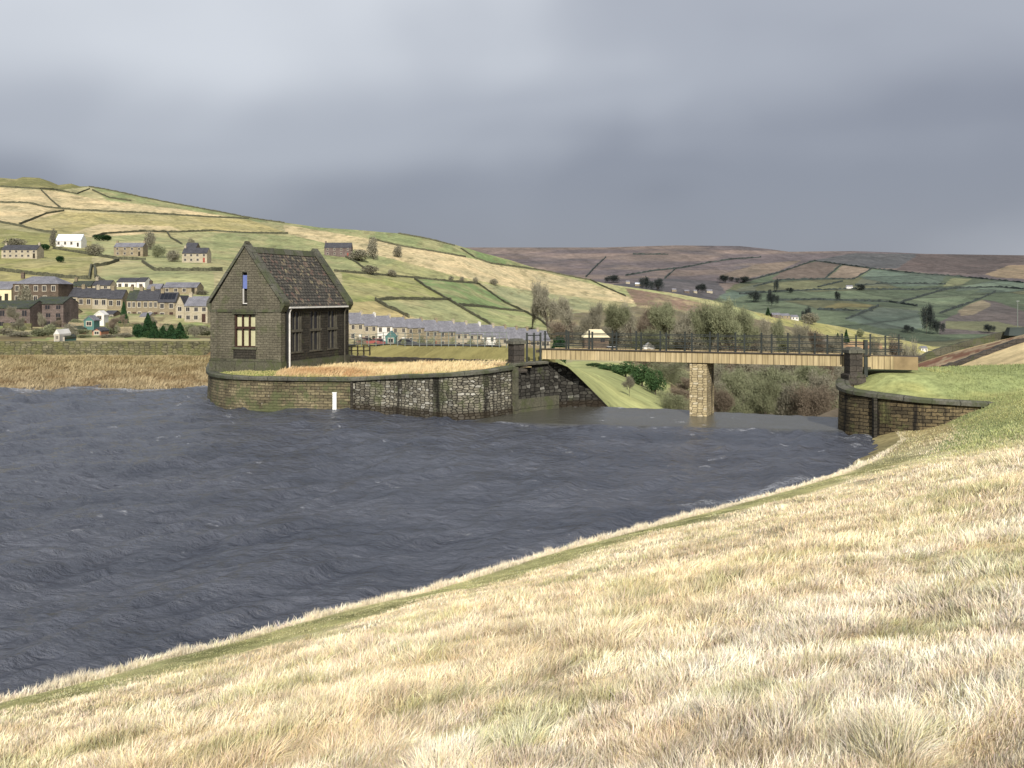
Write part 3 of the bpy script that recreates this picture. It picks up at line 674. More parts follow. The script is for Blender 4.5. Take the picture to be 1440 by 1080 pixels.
def near_z(x, y):
    fx = (x-gx[0])/.22; fy = (y-gy[0])/.22; i = np.clip(fx.astype(int), 0, len(gx)-2); j = np.clip(fy.astype(int), 0, len(gy)-2)
    tx = fx-i; ty = fy-j
    return (ZZ[j, i]*(1-tx)+ZZ[j, i+1]*tx)*(1-ty)+(ZZ[j+1, i]*(1-tx)+ZZ[j+1, i+1]*tx)*ty

def blades(name, x, y, z, h, w, lean, ldir, color, mat=None, curve=.35):
    """one mesh of tapered blades; arrays per blade"""
    n_ = len(x); a = rng.uniform(0, math.pi, n_); cx, sx_ = np.cos(a)*w/2, np.sin(a)*w/2
    lx, ly = np.cos(ldir)*lean*h, np.sin(ldir)*lean*h
    zt = np.sqrt(np.maximum(h*h-(lean*h)**2, (h*.25)**2))
    P = np.empty((n_, 5, 3), np.float32)
    P[:, 0] = np.stack([x-cx, y-sx_, z-.02], -1); P[:, 1] = np.stack([x+cx, y+sx_, z-.02], -1)
    mx_, my_, mz_ = x+lx*curve, y+ly*curve, z+zt*.55
    P[:, 2] = np.stack([mx_+cx*.75, my_+sx_*.75, mz_], -1); P[:, 3] = np.stack([mx_-cx*.75, my_-sx_*.75, mz_], -1)
    P[:, 4] = np.stack([x+lx, y+ly, z+zt], -1)
    b_ = (np.arange(n_)*5)[:, None]
    q4 = b_+np.array([[0, 1, 2, 3]]); q3 = b_+np.array([[3, 2, 4]])
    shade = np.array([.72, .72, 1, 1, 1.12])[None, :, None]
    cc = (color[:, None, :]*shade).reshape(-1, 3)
    return fast_mesh(name, P.reshape(-1, 3), [q4, q3], mat or M['blade'], cc, smooth=False)
# dry grass of the bank
NB = 800000
dd = 3.2*np.exp(rng.random(NB)*math.log(52/3.2)); az = rng.uniform(-.66, .60, NB)
d_eff = dd; keep = rng.random(NB) < 1
bx, by = dd*np.sin(az), dd*np.cos(az)
s_ = sdist(bx, by); lawn = right_of_wall(bx, by) | (by > 49.5)
m = (s_ > -.02) & ~lawn
bx, by, s_, dd = bx[m], by[m], s_[m], dd[m]
bz = near_z(bx, by); N_ = len(bx); print('bank blades', N_)
nA = fbm(bx/.5+5, by/.5, 3); nB = fbm(bx/2.2, by/2.2+7, 4); nC = fbm(bx/6+3, by/6, 3); nD = fbm(bx/.9+11, by/.9+4, 4)
nE = fbm(bx/.33+2, by/.33+9, 2)
h = .05+.075*sstep(.3, .75, nA)+.04*sstep(.4, .7, nB)+.045*sstep(.45, .7, nE); h *= rng.uniform(.45, 1.25, N_)
# colour zones
c0 = np.array((.86, .745, .54)); cP = np.array((.89, .81, .66)); cG = np.array((.90, .76, .50)); cB = np.array((.47, .37, .24)); cGr = np.array((.40, .42, .18)); cO = np.array((.72, .64, .40))
colr = np.repeat(c0[None], N_, 0)
def blend(c_, wt):
    global colr
    wt = np.clip(wt, 0, 1)[:, None]; colr = colr*(1-wt)+c_*wt
blend(cP, sstep(8, 12, s_+(nC-.5)*4)*.8)                      # higher on the bank: paler
blend(cG, np.exp(-((s_-9.5-(nC-.5)*5)/1.6)**2)*.75)           # golden tall band
blend(cO, sstep(.5, .62, nD)*.35*(1-sstep(9, 13, s_)))
blend(cB, sstep(.5, .3, nE)*.35)
nF = fbm(bx/.45+31, by/.45+2, 3); blend(cB, sstep(.55, .68, nF)*.5); h *= 1-.3*sstep(.5, .64, nF)
blend(cB, sstep(.52, .68, nD)*.5*(1-.6*sstep(9, 13, s_)))
blend(cGr, sstep(.56, .68, fbm(bx/.8+21, by/.8+2, 4))*.5)
blend(np.array((.60, .47, .30)), sstep(.5, .64, fbm(bx/.7+51, by/.35+2, 4))*.4)
strip = sstep(.25, .5, s_)*sstep(3.0, 1.5, s_+(nB-.5)*2.6)*sstep(46, 36, by)
blend(cGr*.78, strip*(.78+.5*(nD-.4))); blend(cO*.8, strip*sstep(.5, .62, nD)*.6)
blend(cGr*1.0, sstep(14.6, 16.2, s_+(nB-.5)*5)*sstep(.5, .62, nA+.2*(nB-.5))*.7*(bx > 0))
blend(cGr*1.05, sstep(31, 38, by+(nB-.5)*8)*sstep(2, 4, s_)*.9)
blend(cP, np.exp(-(s_/.28)**2)*.9)
farend = sstep(40, 44, by)*sstep(6, 3, s_); blend(np.array((.42, .38, .20)), farend*.8)
colr *= (.80+.36*sstep(.32, .62, fbm(bx/.28+3, by/.28+17, 3)))[:, None]
colr *= rng.uniform(.75, 1.2, (N_, 1))*(1+.12*rng.standard_normal((N_, 3))*np.array([.3, .3, .8]))
hf = (1-.62*strip*(.6+.8*nD))*(.45+.55*sstep(1.5, 5.5, s_+(nC-.5)*3)); h *= hf+(1-hf)*sstep(36, 42, by)*(1-.5*sstep(31, 40, by)*sstep(2, 4, s_)); h = np.where(s_ < .3, np.maximum(h*.7, .12*rng.uniform(.6, 1.6, N_)), h)
tuft = np.exp(-((bx-X(1195, 38.5))**2+(by-38.5)**2)/.9)+np.exp(-((bx-X(1410, 26))**2/3+(by-26)**2/1.5)); h *= 1+1.0*tuft
h *= 1-.45*farend; h += .12*np.exp(-((s_-9.5-(nC-.5)*5)/1.4)**2)*rng.uniform(.3, 1, N_)
w = .0036*(np.maximum(dd, 3.5)/4.5)**.86*rng.uniform(.7, 1.5, N_)
e_ = .08; g1 = fbm((bx+e_)/.5+5, by/.5, 3)-nA; g2_ = fbm(bx/.5+5, (by+e_)/.5, 3)-nA
vx = -g1*7+.42*np.cos(R(40)+(nB-.5)*4)+rng.normal(0, .38, N_); vy = -g2_*7+.42*np.sin(R(40)+(nB-.5)*4)+rng.normal(0, .38, N_)
ldir = np.arctan2(vy, vx); lean = np.clip(.25+.55*np.hypot(vx, vy)+rng.normal(0, .15, N_), .1, .93)
o = blades('dry_grass', bx, by, bz, h, w, lean, ldir, np.clip(colr, .02, .98)); tag(o, 'long dry straw coloured grass leaning over the whole near bank', 'grass', kind='stuff')
# feathery fringe along the water
sg_ = []
for (ax, ay), (bx_, by_) in zip(SHP[2:-2], SHP[3:-1]):
    L_ = math.hypot(bx_-ax, by_-ay); k_ = int(L_*900*min(1, 25/max(8, ay))*(1 if ay < 38 else .25));  t_ = rng.random(k_); dx_, dy_ = (bx_-ax)/L_, (by_-ay)/L_; o_ = np.abs(rng.normal(0, .16, k_))
    sg_.append(np.stack([ax+(bx_-ax)*t_+dy_*o_, ay+(by_-ay)*t_-dx_*o_], -1))
sg_ = np.concatenate(sg_); fx_, fy_ = sg_[:, 0], sg_[:, 1]; n_ = len(fx_); fd = np.hypot(fx_, fy_)
hh = (.05+.17*sstep(.3, .8, fbm(fx_/.4, fy_/.4, 3)))*rng.uniform(.4, 1.2, n_)*np.where(fy_ > 30, .75, 1)*np.where(fy_ > 42, .45, 1)
c_ = np.array((.88, .78, .60))[None]*rng.uniform(.7, 1.15, (n_, 1))
o = blades('fringe_grass', fx_, fy_, near_z(fx_, fy_), hh, .0030*(fd/8)**.8*rng.uniform(.7, 1.4, n_), rng.uniform(.1, .75, n_), R(60)+rng.normal(0, .9, n_), c_); tag(o, 'feathery pale dead grass fringe hanging along the near water edge', 'grass', kind='stuff')
# short green grass of the lawn
NL = 90000; lx_ = rng.uniform(15.5, 60, NL); ly_ = rng.uniform(34, 58, NL)
m = (sdist(lx_, ly_) > 2.5) & (right_of_wall(lx_+-.35, ly_) | (ly_ < 46.8)); lx_, ly_ = lx_[m], ly_[m]; n_ = len(lx_)
q = fbm(lx_/2, ly_/2, 4)[:, None]; c_ = np.array((.28, .315, .14))*(.7+.6*q)*rng.uniform(.75, 1.25, (n_, 1)); yl = sstep(.55, .7, fbm(lx_/3+8, ly_/3, 3))[:, None]*.5; c_ = c_*(1-yl)+np.array((.42, .38, .16))*yl
o = blades('lawn_grass', lx_, ly_, near_z(lx_, ly_), rng.uniform(.05, .13, n_), np.full(n_, .03), rng.uniform(.2, .8, n_), rng.uniform(0, 6.28, n_), c_); tag(o, 'short mown green grass behind the curved right hand wall', 'grass', kind='stuff')

# ------------------------------------------------------------------ water
WA = np.array((-1.2, 53.1)); WB = np.array((16.3, 50.0)); wd = (WB-WA)/np.linalg.norm(WB-WA); wn = np.array((-wd[1], wd[0]))
LA = np.array((6.2, 60.9)); LB = np.array((17.6, 55.7)); ld = (LB-LA)/np.linalg.norm(LB-LA); ln = np.array((-ld[1], ld[0]))
cols = np.arange(-1500, 1400, 2.2); inv = np.linspace(1/76., 1/11.5, 720); dW = 1/inv
Wx = (cols[None, :]-720)/F*dW[:, None]; Wy = np.broadcast_to(dW[:, None], Wx.shape).copy()
fade = lambda lam: sstep(1.2, .35, (Wy**2/(EYE*F)*1.2)/lam)
Wz = np.zeros_like(Wx); rw = np.random.default_rng(3)
for i in range(46):
    lam = .55*1.065**i*(1+.1*rw.random()); th = R(-28)+rw.normal(0, .42); kx, ky = math.cos(th)*2*math.pi/lam, math.sin(th)*2*math.pi/lam
    ph = rw.random()*6.28; am = .0115*lam**.5
    p = kx*Wx+ky*Wy+ph+1.5*vn(Wx/6+i, Wy/6); Wz += am*fade(lam)*(1-2*np.abs(np.sin(p/2)))**1
gust = .65+.7*fbm(Wx/14, Wy/14, 3); Wz *= gust
dist = (Wx-WA[0])*wn[0]+(Wy-WA[1])*wn[1]
inpool = (dist > 0)*sstep(-2.6, -1.2, Wx)
pl = sstep(0, .35, dist)*sstep(-2.6, -1.2, Wx)
foamv = sstep(.36, .46, Wz)*.5
foamv = np.maximum(foamv, sstep(.77, .84, fbm(Wx/1.1+7, Wy/.8, 5))*.7*sstep(20, 40, Wy))
wcx = np.hypot(Wx-17.0, (Wy-48.2)*1.2); foamv = np.maximum(foamv, .8*np.exp(-(wcx/1.6)**2)*sstep(.45, .6, fbm(Wx*1.6, Wy*2.2, 3)))
foamv = np.maximum(foamv, .75*np.exp(-((dist+.1-.0)/.15)**2)*sstep(.5, .7, fbm(Wx*1.2, Wy, 3))*sstep(-2, 0, Wx)*(Wx < 18))
# streak of foam left of the right wall and at the far shore
sx1, sy1, sx2, sy2 = X(960, 31.9), 31.9, X(1160, 37.2), 37.2
t = np.clip(((Wx-sx1)*(sx2-sx1)+(Wy-sy1)*(sy2-sy1))/((sx2-sx1)**2+(sy2-sy1)**2), 0, 1); ds = np.hypot(Wx-sx1-t*(sx2-sx1), (Wy-sy1-t*(sy2-sy1)))
foamv = np.maximum(foamv, .45*np.exp(-(ds/.22)**2)); foamv = np.maximum(foamv, .8*np.exp(-((Wy-73.2)/.7)**2)*(Wx < -16)*sstep(.45, .6, fbm(Wx/1.5, Wy, 3)))
Wz = Wz*(1-.85*pl)-.16*pl
lip = (Wx-LA[0])*ln[0]+(Wy-LA[1])*ln[1]
lipm = (lip > 0) & (Wx > 2.2); Wz = np.where(lipm, Wz-np.minimum(lip**2*1.6, 3), Wz)
pv = sstep(-.2, .6, dist)*sstep(-2.6, -1.2, Wx)
kp = ~((lip > 1.6) & (Wx > -2)) & ~((Wy > 61.0) & (Wx > -3)); kf = kp[:-1, :-1] & kp[1:, 1:] & kp[1:, :-1] & kp[:-1, 1:]
V = np.stack([Wx, Wy, Wz], -1).reshape(-1, 3)
o = fast_mesh('water', V, [grid_faces(Wx.shape[0], Wx.shape[1], kf)], M['water'], None, extra={'pool': np.clip(pv, 0, 1).ravel(), 'foam': foamv.ravel()}); tag(o, kind='structure')

# ------------------------------------------------------------------ curved masonry walls
def dens(pts, vals, step=.35):
    P = np.array(pts, float); L = np.concatenate([[0], np.cumsum(np.linalg.norm(np.diff(P, axis=0), axis=1))])
    n_ = int(L[-1]/step)+2; s = np.linspace(0, L[-1], n_)
    out = []
    for k in range(2):
        v = np.interp(s, L, P[:, k]); kk = np.array([1, 2, 3, 2, 1.])/9; vp = np.pad(v, 2, 'edge'); vv = np.convolve(vp, kk, 'valid'); vv[0], vv[-1] = v[0], v[-1]; out.append(vv)
    return np.stack(out, -1), [np.interp(s, L, q_) for q_ in vals], s
def wall_strip(name, pts, top, bot, th, mat, parent=None, batter=.0, side=1, jitter=0, u0=0):
    P, (T_, B_), s = dens(pts, [top, bot]); n_ = len(P); mb = MB(); vs = []
    for i in range(n_):
        t = P[min(i+1, n_-1)]-P[max(i-1, 0)]; t /= np.linalg.norm(t); nn = np.array((-t[1], t[0]))*side
        j = random.uniform(-jitter, jitter)
        for off, z in ((-batter*(T_[i]-B_[i]), B_[i]), (0, T_[i]+j), (th, T_[i]+j), (th, B_[i])): vs.append((*(P[i]+nn*off), z))
    fs = []; uv = []
    for i in range(n_-1):
        a, b_ = 4*i, 4*i+4
        for k in range(3):
            fs.append((a+k, b_+k, b_+k+1, a+k+1))
            if k == 0: uv.append([(s[i]+u0, vs[a][2]), (s[i+1]+u0, vs[b_][2]), (s[i+1]+u0, vs[b_+1][2]), (s[i]+u0, vs[a+1][2])])
            elif k == 1: uv.append([(s[i], 0), (s[i+1], 0), (s[i+1], th), (s[i], th)])
            else: uv.append([(s[i], vs[a+2][2]), (s[i+1], vs[b_+2][2]), (s[i+1], vs[b_+3][2]), (s[i], vs[a+3][2])])
    fs += [(0, 1, 2, 3), tuple(4*(n_-1)+k for k in (3, 2, 1, 0))]; uv += [[(0, vs[0][2]), (0, vs[1][2]), (th, vs[2][2]), (th, vs[3][2])]]*2
    mb.add(vs, fs, 0, uv)
    return mb.build(name, M[mat] if isinstance(mat, str) else mat, parent, fix=True)
IP = [(X(296,73),73),(X(293,68),68),(X(293,65),65),(X(298,62.8),62.8),(X(312,61.2),61.2),(X(335,60.2),60.2),(X(369,59.6),59.6),(X(430,59.2),59.2),(X(495,59),59),(X(547,58.1),58.1),(X(600,55.8),55.8),(X(640,54.5),54.5),(X(680,55.3),55.3),(X(722,57.4),57.4)]
ITr = [-4.92]*9+[-4.72,-4.45,-4.3,-4.22,-4.13]
IT = [z+EYE for z in ITr]
isl = empty('island_wall', (0, 0, 0)); tag(isl, 'curved mossy stone retaining wall round the pump house island, dipping into the water', 'retaining wall')
wall_strip('left_masonry'.replace('left_', 'coursed_'), IP[:9], IT[:9], [-1]*9, .6, 'isl_a', isl, .04)
wall_strip('rubble_masonry', IP[8:], IT[8:], [-1]*6, .6, 'isl_b', isl, .04, u0=3)
# buttress joint where the two kinds of masonry meet
def cop(name, pts, zt, parent, w=.62, h=.22, out=.14, mat='coping', side=1):
    P, (T_,), s = dens(pts, [zt]); n_ = len(P); vs = []
    for i in range(n_):
        t = P[min(i+1, n_-1)]-P[max(i-1, 0)]; t /= np.linalg.norm(t); nn = np.array((-t[1], t[0]))*side
        j = (vn(s[i]*.8, 3)-.5)*.05
        for off, z in ((-out, T_[i]-.01), (-out-.02, T_[i]+h*.7+j), (-out+.1, T_[i]+h+j), (w-out-.1, T_[i]+h*.95+j), (w-out, T_[i]-.01)): vs.append((*(P[i]+nn*off), float(z)))
    fs = []; uv = []
    for i in range(n_-1):
        a, b_ = 5*i, 5*i+5
        for k in range(5): fs.append((a+k, b_+k, b_+(k+1) % 5, a+(k+1) % 5)); uv.append([(s[i], k*.3), (s[i+1], k*.3), (s[i+1], k*.3+.3), (s[i], k*.3+.3)])
    fs += [tuple(range(5)), tuple(5*(n_-1)+k for k in range(4, -1, -1))]; uv += [[(0, k*.1) for k in range(5)]]*2
    mb = MB(); mb.add(vs, fs, 0, uv); return mb.build(name, M[mat], parent)
cop('coping', IP, IT, isl)
jb = MB(); jb.box(X(495,59)-.07, X(495,59)+.07, 58.78, 59.1, -1, EYE-4.95); jb.build('joint_post', M['sooty'], isl)
# right wall
RT = [z+EYE for z in WT]
rw_ = empty('curved_wall', (0, 0, 0)); tag(rw_, 'curved brown stone wall with rounded mossy coping holding up the green lawn', 'retaining wall')
wall_strip('masonry', WP[2:], RT[2:], [-1.2]*8, .7, 'rwall', rw_, .03, side=1)
cop('coping', WP[2:], RT[2:], rw_, .7, .24, .16, side=1)
pb = MB(); pb.box(17.0, 17.16, 48.45, 48.7, -1, EYE-4.86); pb.build('joint_post', M['sooty'], rw_)
ch = wall_strip('channel_wall', WP[:3], [EYE-4.5]*3, [-7, -7, -7], .7, 'darkpier'); tag(ch, 'dark stone side wall of the spillway under the right end of the bridge', 'wall')

# ------------------------------------------------------------------ island ground
ix = np.arange(-20.5, 1.2, .2); iy = np.arange(54, 72, .2); IX, IY = np.meshgrid(ix, iy)
fp = np.array(IP); 
def front(x): # y of the wall line at x (front part only)
    return np.interp(x, fp[3:, 0], fp[3:, 1])
ib = np.interp(IX, [-20, -9.15, -6.94, -4.6, -3, 0], [-4.94, -4.94, -4.74, -4.47, -4.32, -4.15])+EYE+.1
IZ = ib+.12*sstep(.6, 4, IY-front(IX))+(fbm(IX/1.4, IY/1.4, 4)-.5)*.25*sstep(.4, 1.5, IY-front(IX))+.22*np.exp(-((IX+11.5)**2/9+(IY-62)**2/2))
IZ = IZ-.0
kp = (IY > front(IX)+.3) & (IX > np.interp(IY, [61, 62.8, 65, 68, 72], [-17.0, -18.0, -18.9, -19.7, -20.6])) 
kf = kp[:-1, :-1] & kp[1:, 1:] & kp[1:, :-1] & kp[:-1, 1:]
qi = fbm(IX/2, IY/1.2, 4)[..., None]; ci = np.array((.50, .40, .22))*(.55+.8*qi)
ci = np.where((IX < -14)[..., None], np.array((.17, .21, .06))*(.6+.8*qi), ci)
o = fast_mesh('island_ground', np.stack([IX, IY, IZ], -1).reshape(-1, 3), [grid_faces(len(iy), len(ix), kf)], M['bank'], ci.reshape(-1, 3)); tag(o, kind='structure')
def isl_z(x, y):
    fx = (x-ix[0])/.2; fy = (y-iy[0])/.2; i = np.clip(fx.astype(int), 0, len(ix)-2); j = np.clip(fy.astype(int), 0, len(iy)-2); return IZ[j, i]
n_ = 60000; gx_ = rng.uniform(-19, .6, n_); gy_ = rng.uniform(54.5, 70, n_)
m = (gy_ > front(gx_)+.45) & (gx_ > np.interp(gy_, [61, 62.8, 65, 68, 72], [-16.8, -17.8, -18.6, -19.4, -20.3]))
# keep clear of the house
def inhouse(x, y):
    dx, dy = x+16.49, y-63.82; lx = dx*.945-dy*.327; ly = dx*.327+dy*.945; return (abs(lx) < 2.7) & (ly > -.15) & (ly < 8.9)
m &= ~inhouse(gx_, gy_); gx_, gy_ = gx_[m], gy_[m]; n_ = len(gx_)
q = fbm(gx_/1.5, gy_/1.0, 4); g2 = fbm(gx_/3+5, gy_/3, 3)
c_ = np.array((.72, .58, .34))[None]*(.7+.5*q[:, None]); rt = (np.exp(-((gx_+11.8)**2/7+(gy_-62)**2/4))+sstep(.5, .65, g2)*.6*(gx_ > -10))[:, None].clip(0, 1); c_ = c_*(1-rt)+np.array((.50, .31, .16))*rt
gl = ((gx_ < -14.2) | (gy_ < front(gx_)+.9))[:, None]*.55; c_ = c_*(1-gl)+np.array((.3, .33, .1))*gl
hh = (.12+.3*q)*rng.uniform(.5, 1.2, n_)*np.where(gx_ < -14, .4, 1)
o = blades('island_grass', gx_, gy_, isl_z(gx_, gy_), hh, np.full(n_, .035), rng.uniform(.2, .9, n_), R(20)+rng.normal(0, .7, n_), c_*rng.uniform(.8, 1.2, (n_, 1))); tag(o, 'pale dry grass on the flat island top beside the pump house', 'grass', kind='stuff')
# scrub and dry grass along the far shore
n_ = 70000; px_ = rng.uniform(-500, 298, n_); dd_ = rng.uniform(73.2, 86.2, n_)
gz_ = np.array([0.]*n_); fi = np.clip(((px_-xs[0])/2).astype(int), 0, len(xs)-2)
for i in range(len(xs)):
    mm = fi == i
    if mm.any(): gz_[mm] = np.interp(dd_[mm], TD[i], TZ[i])+EYE
sx_ = (px_-720)/F*dd_; q = fbm(sx_/2.5, dd_/2, 4); tt = sstep(74, 86, dd_)
c_ = np.array((.42, .34, .21))[None]*(.55+.8*q[:, None]); bb = sstep(.48, .62, fbm(sx_/1.6+4, dd_, 4))[:, None]*.7; c_ = c_*(1-bb)+np.array((.22, .15, .08))*bb; gg = (tt*.35)[:, None]; c_ = c_*(1-gg)+np.array((.24, .22, .09))*gg
o = blades('shore_grass', sx_, dd_, gz_, rng.uniform(.12, .36, n_)*(.5+q), np.full(n_, .05), rng.uniform(.2, .9, n_), R(20)+rng.normal(0, .8, n_), c_*rng.uniform(.7, 1.3, (n_, 1))); tag(o, 'tawny rough grass along the far shore under the long wall', 'grass', kind='stuff')

# ------------------------------------------------------------------ far bank walls and road
def roadz(px):
    i = int(np.clip((px-xs[0])/2, 0, len(xs)-1)); return TD[i], TZ[i]
pts = []; tp = []; bt = []
for px in range(-690, 301, 30):
    D_, Z_ = roadz(px); d = 86.7; pts.append((X(px, d), d)); tp.append(EYE-3.9); bt.append(EYE-5.7)
o = wall_strip('reservoir_wall', pts, tp, bt, .6, 'bankwall', side=1, jitter=.03); tag(o, 'long overgrown stone wall along the far bank left of the pump house', 'wall')
pts = []; tp = []; bt = []
for px, d, yt in [(488,71.5,500),(520,69.8,502),(560,67.4,503),(600,64.9,504),(640,62.6,505),(680,61.3,506),(716,60.3,507)]:
    pts.append((X(px, d), d)); tp.append(EYE-(yt-HZ)/F*d); bt.append(EYE-6)
o = wall_strip('low_wall', pts, tp, bt, .5, 'darkpier', side=1, jitter=.04); tag(o, 'low dark stone wall behind the island between pump house and bridge', 'wall')
# road sheet
mb = MB(); vs = []; rp = list(range(-690, 716, 15))
for px in rp:
    i = int((px-xs[0])/2); d2, d3 = TD[i][NS[0]+NS[1]], TD[i][NS[0]+NS[1]+NS[2]]
    for f_ in (.3, .95):
        d = d2+(d3-d2)*f_; vs.append((X(px, d), d, ground(px, d)+.05))
fs = [(2*i, 2*i+2, 2*i+3, 2*i+1) for i in range(len(rp)-1)]
mb.add(vs, fs); M['asphalt'] = plain('asphalt', (.09, .088, .08), .9, .2, 2); o = mb.build('road', M['asphalt']); tag(o, kind='structure')
# fence along the road between house and bridge
fe = empty('mesh_fence', (0, 0, 0)); tag(fe, 'grey mesh fence beside the road between pump house and bridge', 'fence')
fpts = []
for k in range(23):
    px = 488+k*10.2; i = int((px-xs[0])/2); d = TD[i][NS[0]+NS[1]]+.5; z = ground(px, d); x_ = X(px, d); fpts.append((x_, d, z))
    mb = MB(); mb.box(x_-.025, x_+.025, d-.025, d+.025, z-.2, z+.95); mb.build('post', M['greyfence'], fe)
for hgt in (.25, .48, .7, .9):
    mb = MB(); mb.tube([(a, b_, c+hgt) for a, b_, c in fpts], .016, 4); mb.build('wire', M['greyfence'], fe)
# short dark timber rails at the left end, next to the house
fr = empty('timber_fence', (0, 0, 0)); tag(fr, 'short dark timber post and rail fence right behind the pump house', 'fence')
for k in range(5):
    px = 486+k*8.5; d = 74-k*.6; z = ground(px, d)
    mb = MB(); mb.box(X(px,d)-.045, X(px,d)+.045, d-.045, d+.045, z-.2, z+.72); mb.build('post', M['darkwood'], fr)
for hgt in (.35, .62):
    mb = MB(); mb.tube([(X(486+k*8.5, 74-k*.6), 74-k*.6-.08, ground(486+k*8.5, 74-k*.6)+hgt) for k in range(5)], .03, 4); mb.build('rail', M['darkwood'], fr)
# ------------------------------------------------------------------ left abutment of the bridge
ab = empty('bridge_abutment', (0, 0, 0)); tag(ab, 'dark stained stone abutment under the left end of the bridge, meeting the water', 'bridge abutment')
AP = [(X(722,57.4), 57.4), (X(728,57.7), 57.7), (X(786,60.4), 60.4)]
wall_strip('masonry', [(.12,57.5),(1.3,58.95),(2.7,60.4)], [EYE-3.95]*3, [-4]*3, 3.5, 'abut', ab)
cop('coping', [(.1,57.4),(.5,57.9),(1.4,58.95),(2.0,59.6)], [EYE-3.95]*4, ab, .8, .16, .16)
mb = MB(); mb.box(.0, .3, 57.15, 57.5, -1, EYE-4.0, rot=.85, piv=(.15, 57.3)); mb.build('pilaster', M['trim'], ab)
wall_strip('plinth', [(.3,57.55),(1.3,58.78),(2.75,60.25)], [.55]*3, [-1]*3, .2, 'trim', ab)
# wing wall with its sloping top
wg = wall_strip('wing_wall', [(2.7,60.45),(3.3,60.9),(4.1,61.2),(6.3,61.6)], [EYE-4.1, EYE-4.35, EYE-5.1, EYE-7.3], [-5]*4, .6, 'abut'); tag(wg, 'dark stone wing wall with a top sloping down right beneath the bridge', 'wall')
cw = cop('coping', [(2.7,60.45),(3.3,60.9),(4.1,61.2),(6.3,61.6)], [EYE-4.1, EYE-4.35, EYE-5.1, EYE-7.3], wg, .7, .12, .06, 'sooty')

# ------------------------------------------------------------------ bridge
DR = np.array((X(1190,53.2), 53.2)); DL = np.array((X(762,59.4), 59.4)); bd = (DR-DL); BL = np.linalg.norm(bd); ang = math.atan2(bd[1], bd[0])
EXT = 3.6
zt = EYE-3.12
bg = empty('footbridge', (DL[0], DL[1], zt), ang); tag(bg, 'long flat footbridge with yellow boarded sides crossing the spillway on one stone pier', 'bridge')
W_ = 2.3
def fasc(y0, y1):
    mb = MB(); mb.box(0, BL+1.2, y0, y1, -.56, .0); return mb
fasc(0, .09).build('fascia', M['fascia'], bg); fasc(W_-.09, W_).build('fascia', M['fascia'], bg)
mb = MB(); mb.box(-.4, BL+EXT, .09, W_-.09, -.2, -.05); mb.build('deck', M['deck'], bg)
mb = MB(); mb.box(-.05, BL+1.2, -.07, .1, .0, .055); mb.build('kerb', M['deck'], bg)
for y in (.5, 1.8):
    mb = MB(); mb.box(0, BL+.4, y-.1, y+.1, -.54, -.2); mb.build('beam', M['darkwood'], bg)
mb = MB(); mb.box(BL+1.2, BL+2.3, .0, .09, -.66, .02); mb.build('end_panel', M['fascia'], bg)
mb = MB(); mb.box(BL+2.3, BL+3.45, -.02, .09, -.66, .0); o = mb.build('end_panel', M['darkpier'] if False else plain('brown_panel', (.27, .20, .11), .9, .25, 1.5), bg)
# stone pier in midstream
t = ((982-720)/F); 
import numpy.linalg as la
a_ = np.array([[bd[0]/BL, -t], [bd[1]/BL, -1]]); s1 = la.solve(a_, -DL)[0]
pr = MB(); pr.box(s1-.50, s1+.44, .12, W_-.1, -zt-4, -.56); pr.build('pier', M['pier'], bg)
# railings with posts
def railing(name, y, label, n_, off, h=1.0, lead=0):
    r = empty(name, (DL[0]-math.sin(ang)*y, DL[1]+math.cos(ang)*y, zt), ang); tag(r, label, 'railing', 'iron railings of the footbridge')
    L = BL+EXT-.9
    for k in range(n_):
        x = off+k*1.42
        if x > L: break
        mb = MB(); mb.box(x-.042, x+.042, -.042, .042, -.05, h, taper=0); mb.box(x-.05, x+.05, -.05, .05, h, h+.05); mb.build('post', M['iron'], r)
    for z in (h-.12, h*.58, h*.25):
        mb = MB(); mb.box(-lead+.05, L, -.018, .018, z-.022, z+.022); mb.build('rail', M['iron'], r)
    return r
railing('railing', -.02+.16, 'near iron railing of the footbridge with evenly spaced dark posts', 16, .15)
railing('railing', W_-.14, 'far iron railing of the footbridge seen behind the near one', 16, .75)
# lead-in timber posts left of the deck
lf = empty('post_fence', (0, 0, 0)); tag(lf, 'short fence of dark posts between the left stone pier and the footbridge deck', 'fence')
q_ = [(741, 58.8, 512), (751, 59.1, 511), (760, 59.3, 509)]
for px, d, yb in q_:
    x_ = X(px, d); mb = MB(); mb.box(x_-.06, x_+.06, d-.06, d+.06, EYE-3.85, EYE-2.15); mb.build('post', M['iron'], lf)
for z in (EYE-2.3, EYE-2.75):
    mb = MB(); mb.tube([(X(px, d), d-.07, z) for px, d, yb in q_], .03, 4); mb.build('rail', M['iron'], lf)
# stone gate piers
def gpier(px, d, zb, ztop, w, label, rz, capm):
    r = empty('stone_pier', (X(px, d), d, zb), rz); tag(r, label, 'stone pier', 'square stone piers at the ends of the footbridge')
    H = ztop-zb
    mb = MB(); mb.box(-w/2, w/2, -w/2, w/2, 0, H-.3); mb.build('shaft', M['darkpier'], r)
    mb = MB(); mb.box(-w/2-.09, w/2+.09, -w/2-.09, w/2+.09, H-.3, H-.14); mb.box(-w/2-.05, w/2+.05, -w/2-.05, w/2+.05, H-.14, H, taper=.14); mb.build('cap', M[capm], r)
    mb = MB(); mb.box(-w/2-.12, w/2+.12, -w/2-.12, w/2+.12, -.35, .14, taper=.0); mb.box(-w/2-.1, w/2+.1, -w/2-.1, w/2+.1, .14, .2, taper=.07); mb.build('base', M['darkpier'], r)
gpier(726, 58.2, EYE-4.0, EYE-2.45, .68, 'dark square stone pier standing at the left end of the footbridge', .5, 'coping')
